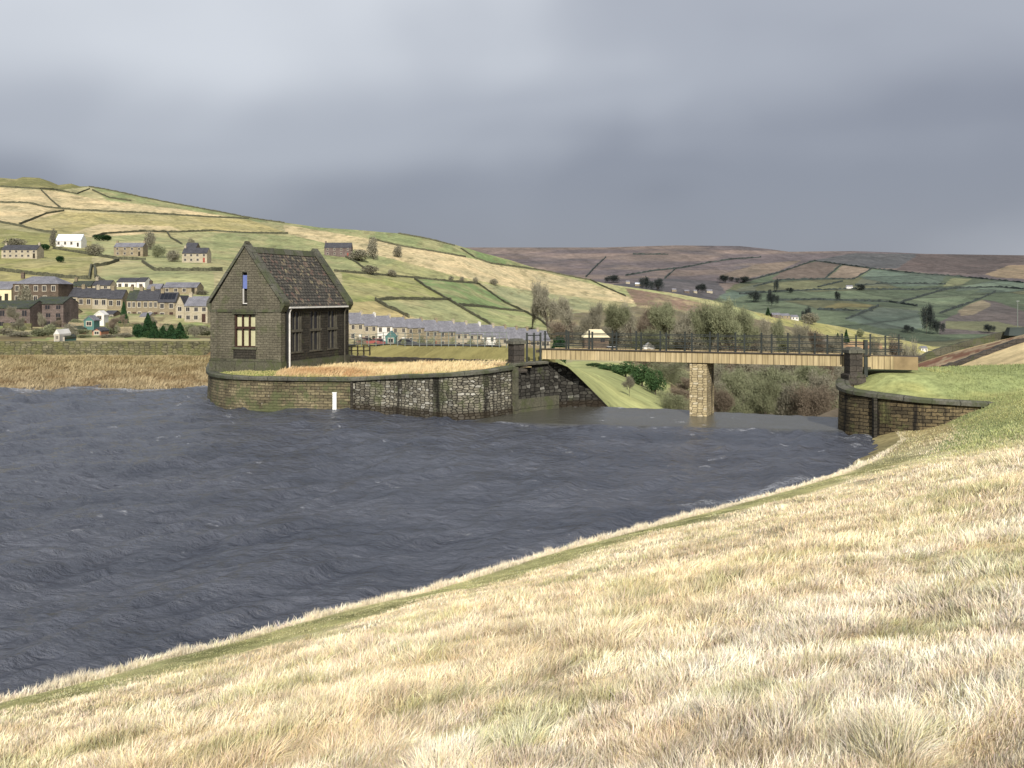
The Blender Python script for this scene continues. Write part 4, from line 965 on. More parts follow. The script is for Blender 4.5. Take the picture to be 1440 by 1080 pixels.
gpier(1200, 52.7, EYE-4.2, EYE-2.65, .68, 'dark square stone pier with green mossy cap at the right end of the footbridge', .12, 'coping')
mb = MB(); x_ = X(1217, 52.9); mb.box(x_-.09, x_+.09, 52.8, 52.98, EYE-4.2, EYE-2.3); o = mb.build('gate_post', M['iron']); tag(o, 'dark upright gate post right beside the mossy capped pier', 'post')
mb = MB(); x_, d_ = X(471, 58.92), 58.80
mb.box(-.11, .11, -.05, .05, -.4, .82); mb.box(-.13, .13, -.06, .06, .82, .86)
for k in range(8): mb.box(-.11, .0 if k % 2 else -.04, -.056, -.051, .02+k*.1, .035+k*.1, 1)
o = mb.build('gauge_board', [M['board'], M['greyfence']], loc=(x_, d_, 0)); tag(o, 'white water level gauge board standing against the curved island wall', 'gauge board')

# ------------------------------------------------------------------ pump house
HB = EYE-5.0
ph = empty('pump_house', (-16.49, 63.82, HB), R(-19.1)); tag(ph, 'tall gabled dark stone pump house with slate roof standing on the walled island', 'building')
LY = 8.7; HWD = 2.5; EV = 4.48; AP_ = 8.15
# front and rear gables with openings cut
def gable(y0, y1, openings, name, m):
    """gable wall as columns of quads around rectangular openings"""
    mb = MB(); xs_ = sorted({-HWD, 0, HWD, *[a for o_ in openings for a in o_[:2]]})
    def top(x): return AP_-.12-(abs(x)/HWD)*(AP_-.12-EV)
    for a, b_ in zip(xs_, xs_[1:]):
        mid_ = (a+b_)/2; ops = sorted([o_ for o_ in openings if o_[0] <= mid_ <= o_[1]], key=lambda o_: o_[2])
        z = 0
        for o_ in ops: mb.prism([(a, z), (b_, z), (b_, o_[2]), (a, o_[2])], 'y', y0, y1); z = o_[3]
        mb.prism([(a, z), (b_, z), (b_, top(b_)), (a, top(a))], 'y', y0, y1)
    return mb.build(name, m, ph)
WX0, WX1, WZ0, WZ1 = -.83, .70, 1.78, 3.82; SX0, SX1, SZ0, SZ1 = -.27, .11, 4.35, 6.42
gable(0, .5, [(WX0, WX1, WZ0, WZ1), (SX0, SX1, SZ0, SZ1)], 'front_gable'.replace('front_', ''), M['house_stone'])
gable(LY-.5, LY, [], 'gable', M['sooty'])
# raised gable copings and kneelers
for y0, y1 in ((-.12, .58), (LY-.58, LY+.12)):
    mb = MB()
    for s in (-1, 1):
        p = [(0, AP_-.14), (s*(HWD+.14), EV-.02), (s*(HWD+.26), EV+.02), (s*(HWD+.26), EV+.13), (0, AP_+.1)]
        mb.prism(p, 'y', y0, y1)
    mb.build('gable_coping', M['coping'], ph)
    for s in (-1, 1):
        mb = MB(); mb.prism([(s*(HWD-.02), EV-.50), (s*(HWD+.08), EV-.50), (s*(HWD+.30), EV-.12), (s*(HWD+.30), EV+.015), (s*(HWD-.02), EV+.015)], 'y', y0+.02, y1-.02); mb.build('kneeler', M['trim'], ph)
mb = MB(); mb.box(-.1, .1, -.08, .4, AP_+.03, AP_+.2, taper=.05); mb.build('finial', M['trim'], ph)
# corner buttresses, plinth, band course
mb = MB(); mb.box(-HWD-.10, HWD+.10, -.10, .0, 0, .95); mb.box(-HWD-.06, HWD+.06, -.06, -.001, .95, 1.05); mb.box(HWD, HWD+.10, .0, LY, 0, .8); mb.box(HWD, HWD+.06, .0, LY, .8, .9); mb.build('plinth', M['trim'], ph)
mb = MB(); mb.box(-HWD-.05, HWD+.05, -.06, .0, 3.95, 4.12); mb.build('band_course', M['trim'], ph)
mb = MB(); mb.box(-HWD-.04, -HWD+.5, -.04, .0, 1.05, 3.95); mb.build('corner_stone', M['house_stone'], ph)
mb = MB(); mb.box(HWD-.5, HWD+.04, -.04, .0, 1.05, 3.95); mb.build('corner_stone', M['house_stone'], ph)
# side walls, the right one with three blind two-light windows
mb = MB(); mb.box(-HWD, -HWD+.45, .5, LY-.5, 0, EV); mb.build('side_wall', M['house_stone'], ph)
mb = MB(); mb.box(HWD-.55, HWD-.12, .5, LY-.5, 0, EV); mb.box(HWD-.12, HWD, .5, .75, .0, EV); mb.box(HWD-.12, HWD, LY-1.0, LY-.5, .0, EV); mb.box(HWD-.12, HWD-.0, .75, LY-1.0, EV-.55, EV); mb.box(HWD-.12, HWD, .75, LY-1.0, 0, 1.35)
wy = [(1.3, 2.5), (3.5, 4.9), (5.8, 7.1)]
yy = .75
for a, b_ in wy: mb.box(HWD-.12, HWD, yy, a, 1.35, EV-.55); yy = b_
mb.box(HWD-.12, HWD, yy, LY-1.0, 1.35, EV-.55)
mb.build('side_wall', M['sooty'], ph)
M['mull'] = plain('window_mullion_stone', (.085, .078, .06), .9, .3, 4)
for a, b_ in wy:
    f_ = MB(); c_ = (a+b_)/2
    for y in (a, (a+c_)/2+.12, (c_+b_)/2-.02, b_-.1): f_.box(HWD-.14, HWD-.03, y, y+.1, 1.45, 3.93)
    f_.box(HWD-.15, HWD+.02, a-.05, b_+.05, 2.68, 2.84); f_.box(HWD-.15, HWD+.05, a-.08, b_+.08, 1.36, 1.46)
    wf = f_.build('blind_window', M['mull'], ph)
    g_ = MB(); g_.box(HWD-.118, HWD-.10, a, b_, 1.46, 3.93); g_.build('pane', M['window'], wf)
# front window
mb = MB(); t3 = (WX1-WX0)
for x in (WX0, WX0+t3/3-.02, WX0+2*t3/3-.04, WX1-.07): mb.box(x, x+.07, .10, .26, WZ0, WZ1)
mb.box(WX0, WX1, .09, .25, WZ0+1.13, WZ0+1.27); mb.box(WX0, WX1, .09, .25, WZ0, WZ0+.07); mb.box(WX0, WX1, .09, .25, WZ1-.07, WZ1)
wf = mb.build('window', M['brownframe'], ph)
mb = MB(); mb.box(WX0, WX1, .27, .29, WZ0, WZ1); mb.build('pane', M['yellow'], wf)
mb = MB(); mb.box(WX0-.12, WX1+.12, -.08, .2, WZ0-.14, WZ0); mb.build('sill', M['trim'], wf)
mb = MB(); mb.box(WX0-.05, WX1+.05, -.012, .0, 1.05, WZ0-.14); mb.build('dark_panel', M['sooty'], ph)  # thin darker sheet on the wall below the window
mb = MB(); mb.box(WX0-.15, WX1+.15, -.03, .1, WZ1, WZ1+.14); mb.build('lintel', M['trim'], wf)
mb = MB(); mb.box(SX0, SX1, .12, .2, 5.4, SZ1-.18); sl = mb.build('shutter', M['blue'], ph)
mb = MB(); mb.box(SX0, SX1, .3, .34, SZ0, SZ1); mb.build('slit_backing', M['sooty'], ph)
mb = MB(); mb.box(SX0, SX0+.05, .1, .2, SZ0+.1, 5.4); mb.box(SX1-.05, SX1, .1, .2, SZ0+.1, 5.4); mb.box(SX0+.05, SX1-.05, .1, .2, SZ0+.1, SZ0+.16); mb.build('slit_frame', M['leadpipe'], ph)
# roof between the parapets
mb = MB()
for s in (-1, 1):
    mb.prism([(0, AP_-.42), (s*(HWD+.22), EV-.28), (s*(HWD+.22), EV-.16), (0, AP_-.26)], 'y', .581, LY-.581)
mb.build('roof', M['slates'], ph)
mb = MB(); mb.prism([(-.24, AP_-.5), (.24, AP_-.5), (.1, AP_-.12), (-.1, AP_-.12)], 'y', .59, LY-.59); mb.build('ridge', M['coping'], ph)
for s in (-1, 1):
    mb = MB(); mb.box(s*(HWD+.17), s*(HWD+.32), .6, LY-.6, EV-.30, EV-.2) if s > 0 else mb.box(-(HWD+.32), -(HWD+.17), .6, LY-.6, EV-.30, EV-.2); mb.build('gutter', M['leadpipe'], ph)
mb = MB(); mb.tube([(HWD+.24, .82, EV-.3), (HWD+.12, .82, EV-.55), (HWD+.12, .82, .1)], .06, 8); mb.build('downpipe', M['leadpipe'], ph)
mb = MB(); mb.tube([(HWD+.22, .58, EV-.3), (HWD+.1, .58, EV-.6), (HWD+.1, .58, .1)], .06, 8); mb.build('downpipe', M['blackpipe'], ph)
mb = MB(); mb.tube([(HWD+.24, LY-.75, EV-.3), (HWD+.1, LY-.75, EV-.6), (HWD+.1, LY-.75, .1)], .05, 8); mb.build('downpipe', M['mull'], ph)

# ------------------------------------------------------------------ village houses
def house(label, px0, px1, yb, d, hw, hr, depth=6.5, wall='farstone', roof='slate', floors=2, nw=2, chim=1, yaw=0, door=True, hip=False, group=None, cat='house', name='stone_house', gable_front=False, frame='wframe', wall_z=None, side=True):
    wd_ = (px1-px0)/F*d/(math.cos(yaw) if abs(yaw) > .25 else 1); cx = X((px0+px1)/2, d); z0 = EYE-(yb-HZ)/F*d
    r = empty(name, (cx, d, z0), yaw); tag(r, label, cat, group)
    mb = MB(); h2 = wd_/2
    if gable_front:
        mb.prism([(-h2, -3), (h2, -3), (h2, hw), (0, hw+hr-.12), (-h2, hw)], 'y', 0, depth)
    elif hip: mb.box(-h2, h2, 0, depth, -3, hw)
    else: mb.prism([(0, -3), (depth, -3), (depth, hw), (depth/2, hw+hr-.12), (0, hw)], 'x', -h2, h2)
    mb.build('wall', M[wall], r)
    rb = MB(); e = min(.25, wd_*.06)
    if gable_front:
        for s in (-1, 1): rb.prism([(0, hw+hr-.12), (s*(h2+e), hw-.15), (s*(h2+e), hw+.02), (0, hw+hr+.05)], 'y', -e, depth+e)
    elif hip:
        i_ = min(depth/2, h2*.5); rb.add([(-h2-e, -e, hw), (h2+e, -e, hw), (h2+e, depth+e, hw), (-h2-e, depth+e, hw), (-h2+i_, depth/2, hw+hr), (h2-i_, depth/2, hw+hr)], [(0, 1, 5, 4), (1, 2, 5), (2, 3, 4, 5), (3, 0, 4), (3, 2, 1, 0)])
    else:
        sl_ = hr/(depth/2)
        rb.prism([(-e, hw-e*sl_), (depth/2, hw+hr-.12), (depth/2, hw+hr+.06), (-e, hw-e*sl_+.18)], 'x', -h2-.02, h2+.02)
        rb.prism([(depth+e, hw-e*sl_), (depth+e, hw-e*sl_+.18), (depth/2, hw+hr+.06), (depth/2, hw+hr-.12)], 'x', -h2-.02, h2+.02)
    ro = rb.build('roof', M[roof], r)
    for k in range(chim):
        cxx = (-h2+.45) if k == 0 else (h2-.45)
        cb_ = MB(); yc = depth/2; cb_.box(cxx-.4, cxx+.4, yc-.35, yc+.35, hw+hr-.6, hw+hr+.75); cb_.box(cxx-.46, cxx+.46, yc-.41, yc+.41, hw+hr+.75, hw+hr+.87)
        for q in (-.2, .2): cb_.tube([(cxx+q, yc, hw+hr+.87), (cxx+q, yc, hw+hr+1.15)], .11, 6)
        cb_.build('chimney', M[wall], ro)
    fh = hw/floors; ww = min(.85, wd_/(nw*2.2)); wh = min(1.25, fh*.48)
    for f_ in range(floors):
        for k in range(nw):
            xc = -h2+wd_*(k+.5)/nw+random.uniform(-.1, .1); zc = f_*fh+fh*.56
            if door and f_ == 0 and k == nw-1:
                db = MB(); db.box(xc-.45, xc+.45, -.06, .05, 0, 2.0); do = db.build('door', M[random.choice(['door', 'white', 'brownframe', 'brownframe', 'darkwood'])], r); continue
            fb = MB(); fb.box(xc-ww/2-.14, xc+ww/2+.14, -.05, .02, zc-wh/2-.16, zc-wh/2); fb.box(xc-ww/2-.14, xc+ww/2+.14, -.05, .02, zc+wh/2, zc+wh/2+.16)
            fb.box(xc-ww/2-.14, xc-ww/2, -.05, .02, zc-wh/2, zc+wh/2); fb.box(xc+ww/2, xc+ww/2+.14, -.05, .02, zc-wh/2, zc+wh/2); fb.box(xc-.03, xc+.03, -.05, .02, zc-wh/2, zc+wh/2)
            wi = fb.build('window', M[frame], r)
            pb_ = MB(); pb_.box(xc-ww/2, xc+ww/2, -.03, .01, zc-wh/2, zc+wh/2); pb_.build('pane', M['window'], wi)
    return r, ro
G1 = 'stone houses of the near terrace on the left'
nm = ['first', 'second', 'third', 'fourth', 'fifth', 'sixth', 'seventh', 'eighth', 'ninth', 'tenth', 'eleventh', 'twelfth', 'thirteenth', 'fourteenth', 'fifteenth', 'sixteenth']
for k, (a, b_, yb) in enumerate([(88,109,446),(109,130,447),(130,151,448),(151,172,449)]):
    house('%s house from the left of the upper stone terrace with a dark slate roof' % nm[k], a, b_, yb, 268, 5.4, 2.3, wall='farstone' if k % 2 else 'palestone', roof='darkslate', group=G1, yaw=.05)
for k, (a, b_, yb, rf) in enumerate([(178,192,450,'mossslate'),(192,208,450,'darkslate'),(208,222,450,'darkslate')]):
    house('%s house of the short brown stone terrace left of the solar roof house' % nm[k], a, b_, yb, 262, 5.0, 2.6, wall='farstone', roof=rf, group=G1, yaw=.08)
r, ro = house('stone house with black solar panels on its dark slate roof', 222, 247, 450, 262, 4.6, 2.4, wall='farstone', roof='darkslate', yaw=.08)
sp = MB(); dd0 = 3.25; sl_ = 2.4/dd0
for k in range(4):
    a0, a1 = -1.9+k*.95, -1.05+k*.95; z0, z1 = 4.6+.7*sl_+.1, 4.6+2.7*sl_+.1
    sp.add([(a0, .7, z0), (a1, .7, z0), (a1, 2.7, z1), (a0, 2.7, z1), (a0, .7, z0+.1), (a1, .7, z0+.1), (a1, 2.7, z1+.1), (a0, 2.7, z1+.1)], [(0, 3, 2, 1), (4, 5, 6, 7), (0, 1, 5, 4), (1, 2, 6, 5), (2, 3, 7, 6), (3, 0, 4, 7)])
sp.build('solar_panel', M['panel'], ro)
house('pale stone house with blue grey roof just left of the pump house', 259, 292, 453, 250, 4.0, 2.2, wall='palestone', roof='slate', yaw=-.05, nw=3)
house('pale gable ended stone house between the solar roof house and the last pale house', 247, 259, 453, 256, 4.2, 2.4, wall='palestone', roof='darkslate', nw=1, chim=0, gable_front=True, door=False)
house('white rendered bungalow under the green field in the left village', 164, 191, 409, 320, 2.8, 1.3, wall='white', roof='darkslate', floors=1, nw=3, chim=0)
house('small white gable fronted house beside the white bungalow', 192, 204, 410, 318, 3.0, 1.4, wall='white', roof='darkslate', floors=1, nw=1, chim=0, door=False)
house('large brown stone building with a lilac grey hipped roof', 18, 82, 428, 262, 5.2, 2.0, 9, wall='brownstone', roof='slate', hip=True, nw=5, chim=1, cat='building', name='large_house')
house('cream rendered house cut by the left edge of the view', -12, 16, 424, 262, 3.2, 1.9, wall='cream', roof='slate', floors=1, nw=2, chim=0)
house('dark three storey stone house with green mossy roof', 46, 89, 461, 200, 4.7, 1.3, 7, wall='mauvestone', roof='mossslate', floors=3, nw=3, chim=0, frame='mauvestone', door=True)
house('mauve stone house low at the left edge with dark mossy roof', -20, 42, 466, 195, 4.4, 1.4, 8, wall='mauvestone', roof='mossslate', nw=4, chim=1, frame='mauvestone')
house('dark stone outbuilding between the two mossy roofed houses', 34, 47, 462, 205, 2.4, .9, 5, wall='brownstone', roof='darkslate', floors=1, nw=1, chim=0, door=False)
def dhit(px, py): return hit(px, py, 240)[0]
def hillhouse(label, a, b_, ytop, yeave, yb, **k):
    d = dhit((a+b_)/2, yb)-2; s = d/F
    return house(label, a, b_, yb, d, (yb-yeave)*s, (yeave-ytop)*s, **k)
hillhouse('long pale farmhouse with dark roof at the left edge of the hillside', 2, 52, 344, 351, 363, wall='palestone', roof='darkslate', nw=6, chim=2, cat='house', name='farmhouse')
hillhouse('white farmhouse with shiny pale blue sheet roof', 78, 114, 329, 338, 347, wall='white', roof='palesheet', nw=4, floors=1, chim=0, name='farmhouse')
hillhouse('stone farmhouse with brown roof beneath a bare tree', 160, 201, 341, 347, 360, wall='farstone', roof='slate', nw=4, chim=2, name='farmhouse')
hillhouse('cream farmhouse with dark roof above the walled green field', 256, 291, 348, 356, 369, wall='palestone', roof='darkslate', nw=4, chim=1, name='farmhouse')
hillhouse('lone dark roofed farmhouse right of the pump house ridge', 456, 494, 341, 348, 360, wall='mauvestone', roof='darkslate', nw=4, chim=1, name='farmhouse')
hillhouse('long tan stone bungalow alone above the solar roof house', 229, 277, 397, 404, 413, wall='farstone', roof='slate', floors=1, nw=4, chim=0)
hillhouse('tall grey stone barn behind the cream farmhouse', 260, 276, 341, 348, 360, wall='brownstone', roof='darkslate', nw=1, chim=0, name='barn', cat='barn', door=False)
for a, b_, yt, ye, yb, rf, wl, l_ in [(100,128,395,402,408,'mossslate','farstone','stone house with greenish roof peeping over the upper terrace'),(130,155,394,401,408,'darkslate','palestone','pale stone house peeping over the right half of the upper terrace'),(206,226,399,406,412,'slate','brownstone','small brown house between the white bungalow and the tan bungalow'),(46,60,421,428,436,'darkslate','brownstone','narrow dark house behind the three storey house'),(90,104,434,439,447,'mossslate','farstone','low stone outhouse before the upper terrace left end'),(146,160,437,442,450,'darkslate','brownstone','brown lean roofed outhouse before the upper terrace right end'),(196,210,440,445,453,'slate','palestone','pale outhouse before the short brown terrace')]:
    d = 255 if yb > 430 else 300; s_h = d/F
    house(l_, a, b_, yb, d, (yb-ye)*s_h, (ye-yt)*s_h, 5, wall=wl, roof=rf, floors=1, nw=2, chim=1 if yb < 430 else 0, door=False)
# long terrace on the right
edges = [492,511,530,551,572,596,617,641,659,678,697,714,730,745,760,774]
rx = [492,556,600,640,715,775]; ry = [439,446,450,452.5,460,466]; ex = [492,520,556,596,600,640,650,680,690,720,775]; ey = [453,457,459,461,464,466,468,470,473,476,479]
for k, (a, b_) in enumerate(zip(edges, edges[1:])):
    c = (a+b_)/2; d = 304+(c-492)/283*40; s = d/F; ye = float(np.interp(c, ex, ey)); yr = float(np.interp(c, rx, ry)); hwl = 5.3; yb = ye+hwl/s; random.seed(100+k)
    house('%s house from the left in the long slate roofed terrace behind the road' % nm[k], a, b_, yb, d, hwl, (ye-yr)*s, 5.0, wall=['palestone', 'farstone', 'palestone', 'palestone', 'farstone', 'farstone', 'white'][(k*3) % 7], roof='slate', group='houses of the long slate roofed terrace', chim=1, yaw=.56)
# bungalow with pale roof behind the bridge, white huts
house('bungalow with a pale cream roof seen above the bridge railing', 822, 856, 484, 200, 1.3, 1.5, 6, wall='brownstone', roof='cream', floors=1, nw=2, chim=0, door=False, hip=True, frame='brownstone')
def shed(label, a, b_, yt, yb, d, wall, roof, name='garden_shed'):
    s = d/F; H = (yb-yt)*s; return house(label, a, b_, yb, d, H*.62, H*.38, 2.6, wall=wall, roof=roof, floors=1, nw=1, chim=0, door=False, gable_front=True, cat='shed', name=name)
shed('white gabled hut beside the teal hut in the left gardens', 133, 146, 437, 452, 225, 'white', 'white')
shed('small teal and grey hut in the left gardens', 118, 132, 444, 461, 182, 'teal', 'slate')
shed('orange shed in the left gardens above the far bank', 130, 142, 461, 472, 135, 'orange', 'darkslate')
shed('narrow white hut close behind the long far wall', 76, 83, 464, 480, 97, 'white', 'white')
shed('small green hut beside the narrow white hut', 85, 91, 472, 480, 98, 'shrub' if False else 'teal', 'mossslate')
shed('red shed left of the two huts in the gardens', 97, 111, 459, 469, 150, 'orange', 'mossslate')
shed('teal sheeted shed before the long slate terrace', 542, 556, 466, 486, 180, 'teal', 'teal')
shed('small white tent shaped hut seen through the bridge railing', 905, 921, 482, 499, 300, 'white', 'white')
def car(label, px, yb, d, paint, rz=0, L=4.2, group='cars parked behind the road'):
    s = EYE-(yb-HZ)/F*d; r = empty('parked_car', (X(px, d), d, s), rz); tag(r, label, 'car', group)
    b = MB(); b.prism([(-L/2, .35), (L/2, .35), (L/2, .8), (L/2-.9, .95), (-L/2+.5, .98), (-L/2, .85)], 'y', -.85, .85); b.build('body', M[paint], r)
    c = MB(); c.prism([(-L/2+.5, .98), (L/2-1.1, .95), (L/2-1.75, 1.45), (-L/2+.9, 1.45)], 'y', -.72, .72); c.build('cabin', M['window'], r)
    c = MB(); c.prism([(-L/2+.85, 1.451), (L/2-1.7, 1.451), (L/2-1.85, 1.5), (-L/2+1., 1.5)], 'y', -.7, .7); c.build('car_roof', M[paint], r)
    for sx in (-1, 1):
        for sy in (-1, 1):
            w_ = MB(); w_.tube([(sx*L*.31, sy*.78-.1*1, .33), (sx*L*.31, sy*.78+.1, .33)], .33, 12); w_.build('wheel', M['tyre'], r)
    return r
car('red car parked left of the teal shed before the terrace', 534, 487, 200, 'red')
car('dark red car parked near the pump house before the terrace', 518, 486, 190, 'red', .1)
car('dark car parked right of the teal shed before the terrace', 572, 487, 200, 'darkcar')
car('white car parked behind the bridge railing near the pale roofed bungalow', 862, 498, 200, 'whitecar', .1)
# far farms
def fhouse(label, px, w, yb, h, T=None, dmin=240, wall='white', roof='slate', **k):
    d, z = hit(px, yb, dmin, T); s = d/F
    return house(label, px-w/2, px+w/2, yb, d-2, h*.6*s, h*.4*s, wall=wall, roof=roof, floors=1, nw=2, chim=0, door=False, name='farmhouse', **k)
fhouse('lone white farmhouse among the dark green far fields', 1195, 9, 406, 5, MTT, 1500, depth=9)
fhouse('pale cottage at the right end of the valley hamlet row', 998, 8, 412, 5, MTT, 1300, wall='palestone', depth=9)
for k, (px, yb, w) in enumerate([(883,398,7),(898,401,12),(948,409,8),(966,411,9),(978,411,6)]):
    fhouse(['small white cottage at the left end of the valley hamlet', 'long pale roofed house second in the valley hamlet', 'stone cottage midway along the valley hamlet', 'tan house right of the middle of the valley hamlet', 'tiny white house beside the tan hamlet house'][k], px, w*.8, yb+1, 4.5, MTT, 1300, wall=['palestone', 'farstone', 'farstone', 'brownstone', 'palestone'][k], roof='palesheet' if k == 1 else 'slate', depth=8, group='houses of the distant valley hamlet')
for k, (px, yb, w) in enumerate([(1092,447,12),(1104,448,14),(1118,450,10)]):
    fhouse('%s cottage from the left on the spur above the bridge railing' % nm[k], px, w, yb, 7, wall=['mauvestone', 'farstone', 'white'][k], depth=7, group='cottages on the spur')
fhouse('small white house low on the right spur behind the gate', 1160, 12, 487, 9, None, 300, depth=7)
fhouse('small white house right of the bridge end panels', 1300, 9, 494, 7, None, 400, depth=7)

# ------------------------------------------------------------------ trees
def bare_mesh(seed, H, Wd, mat, twigs=5200, lobes=7, tw=.085, low=.12, drop=0):
    """returns (trunk mesh, crown mesh): tapered limbs, crown of thin twig slivers gathered round the limbs"""
    rr = random.Random(seed); nr = np.random.default_rng(seed)
    mb = MB(); tips = []
    def grow(p, dr, L, r, lv):
        q = [p]; dcur = np.array(dr)
        for i in range(3):
            dcur = dcur+np.array([rr.uniform(-.18, .18), rr.uniform(-.18, .18), .06]); dcur /= np.linalg.norm(dcur); q.append(q[-1]+dcur*L/3)
        mb.tube(q, [r, r*.85, r*.68, r*.5], 5 if lv < 2 else 3)
        if lv >= 2: tips.extend(q[1:])
        if lv < 4:
            for k in range(3 if lv else 5):
                f = rr.uniform(.35, 1); b_ = q[0]+(q[-1]-q[0])*f; a = rr.uniform(0, 6.28); sp_ = rr.uniform(.45, 1.0)
                nd = dcur+sp_*np.array([math.cos(a)*Wd/H*1.3, math.sin(a)*Wd/H*1.3, rr.uniform(-.1, .4)]); nd /= np.linalg.norm(nd); grow(b_, nd, L*rr.uniform(.55, .75), r*.5, lv+1)
    grow(np.array((0, 0, -.3)), (0, 0, 1), H*.42, H*.022, 0)
    tips_ = np.array(tips); 
    tips_[:, 2] = tips_[:, 2]; mxz = tips_[:, 2].max(); tips_[:, 2] = tips_[:, 2]*(H*.97/mxz)
    mxr = np.percentile(np.hypot(tips_[:, 0], tips_[:, 1]), 95); scl = (Wd/2*.9)/mxr; tips_[:, :2] *= scl
    c = tips_[nr.integers(0, len(tips_), twigs)]+nr.normal(0, 1, (twigs, 3))*np.array([Wd*.05, Wd*.05, H*.045])
    c = c[c[:, 2] > H*low]
    if drop: c[:, 2] = c[:, 2]-drop*H*nr.random(len(c))**1.5*.6; c = c[c[:, 2] > 0]
    dv = nr.normal(0, 1, (len(c), 3))*np.array([1, 1, .8])+np.array([0, 0, .9])+c*np.array([.5, .5, 0])/Wd*2; dv /= np.linalg.norm(dv, axis=1)[:, None]
    L = nr.uniform(.35, .95, len(c))[:, None]*H/11; sv = np.cross(dv, nr.normal(0, 1, (len(c), 3))); sv /= np.linalg.norm(sv, axis=1)[:, None]; sv *= tw*H/11*nr.uniform(.6, 1.3, (len(c), 1))
    P = np.stack([c-sv/2, c+sv/2, c+dv*L], 1).reshape(-1, 3); f3 = np.arange(len(P)).reshape(-1, 3)
    vv = [np.array(v) for v in mb.v]; mb.v = [(v[0]*(scl if v[2] > 0 else 1)*min(1, .3+v[2]/H*1.2) + v[0]*0, v[1]*scl*min(1, .3+max(v[2], 0)/H*1.2), v[2]*(H*.97/mxz)) for v in vv]
    tr = mb.build('trunk', M['bark'], fix=False); cr = fast_mesh('crown', P, [f3], mat, smooth=False)
    return tr, cr
def leaf_mesh(seed, shape, mat, n_=2600, sz=.16):
    nr = np.random.default_rng(seed)
    if shape == 'cone':
        t = nr.random(n_)**.7; z = .06+.94*(1-t); r = (1-z)*.42+.03; a = nr.uniform(0, 6.28, n_); rr_ = r*np.sqrt(nr.uniform(.35, 1.1, n_))*(1+.22*np.sin(a*5+z*23))
        c = np.stack([np.cos(a)*rr_, np.sin(a)*rr_, z], -1)
    else:
        lob = nr.normal(0, 1, (9, 3)); lob /= np.linalg.norm(lob, axis=1)[:, None]; lob = lob*np.array([.3, .3, .22])+np.array([0, 0, .5]); lr = nr.uniform(.2, .32, 9)
        k = nr.integers(0, 9, n_); v = nr.normal(0, 1, (n_, 3)); v /= np.linalg.norm(v, axis=1)[:, None]
        c = lob[k]+v*lr[k][:, None]*nr.uniform(.6, 1.08, (n_, 1)); c = c[c[:, 2] > 0]
    m_ = len(c); a = nr.normal(0, 1, (m_, 3)); a /= np.linalg.norm(a, axis=1)[:, None]; b_ = np.cross(a, nr.normal(0, 1, (m_, 3))); b_ /= np.linalg.norm(b_, axis=1)[:, None]
    s = sz*nr.uniform(.4, 1.1, (m_, 1))*.45
    P = np.stack([c-a*s, c+b_*s*.6, c+a*s, c-b_*s*.6], 1).reshape(-1, 3); cr = fast_mesh('crown', P, [np.arange(len(P)).reshape(-1, 4)], mat, smooth=False)
    mb = MB(); mb.tube([(0, 0, -.1), (0, 0, .5), (0, 0, .8)], [.035, .025, .01], 6); tr = mb.build('trunk', M['bark'], fix=False)
    return tr, cr
PROTO = {
 'bare0': bare_mesh(1, 11, 8.5, M['twig'], 9500), 'bare1': bare_mesh(2, 11, 9.5, M['twig_green'], 12000), 'bare2': bare_mesh(5, 11, 7.5, M['twig'], 7000, tw=.07), 'bare3': bare_mesh(9, 11, 10.5, M['twig_brown'], 10000),
 'wood0': bare_mesh(21, 11, 11, M['twig'], 13000, tw=.1, low=.02, drop=.8), 'wood1': bare_mesh(22, 11, 12, M['twig_green'], 13000, tw=.1, low=.02, drop=.8), 'wood2': bare_mesh(23, 11, 11, M['twig_brown'], 12000, tw=.1, low=.02, drop=.8),
 'far': bare_mesh(12, 11, 9, M['darktree'], 5500, tw=.16, low=.02, drop=.7),
 'cone': leaf_mesh(1, 'cone', M['conifer'], 3200, .11), 'round': leaf_mesh(2, 'round', M['conifer'], 2600, .13), 'shrub': leaf_mesh(3, 'round', M['shrub'], 3200, .1), 'scrub': leaf_mesh(4, 'round', M['twig'], 3400, .085), 'scrubg': leaf_mesh(6, 'round', M['twig_green'], 3400, .09),
}
used = set()
def plant(kind, name, label, cat, px, yt, yb, wpx, d=None, group=None, T=None, dmin=240, free=False):
    if d is None: d, z = hit(px, yb, dmin, T); z += EYE
    else: z = ground(px, d, T) if not free else EYE-(yb-HZ)/F*d
    H = (EYE-(yt-HZ)/F*d)-z; wm = wpx/F*d
    tr, cr = PROTO[kind]; root = empty(name, (X(px, d), d, z-.02), random.uniform(0, 6.28)); tag(root, label, cat, group)
    if kind.startswith('bare') or kind.startswith('wood') or kind == 'far':
        base = {'bare0': 8.5, 'bare1': 9.5, 'bare2': 7.5, 'bare3': 10.5, 'far': 9, 'wood0': 11, 'wood1': 12, 'wood2': 11}[kind]; root.scale = (wm/base, wm/base, H/11)
    elif kind == 'cone': root.scale = (wm/.84, wm/.84, H)
    else: root.scale = (wm/1.05, wm/1.05, H/.95)
    for src in (tr, cr):
        if kind in used: c = src.copy(); col.objects.link(c)
        else: c = src
        c.parent = root
    used.add(kind); return root
ORD = ['1st', '2nd', '3rd']+['%dth' % i for i in range(4, 21)]+['21st', '22nd', '23rd']+['%dth' % i for i in range(24, 31)]
nm2 = nm+['seventeenth', 'eighteenth', 'nineteenth', 'twentieth', 'twenty-first', 'twenty-second']
G = 'bare trees in the valley behind the bridge'
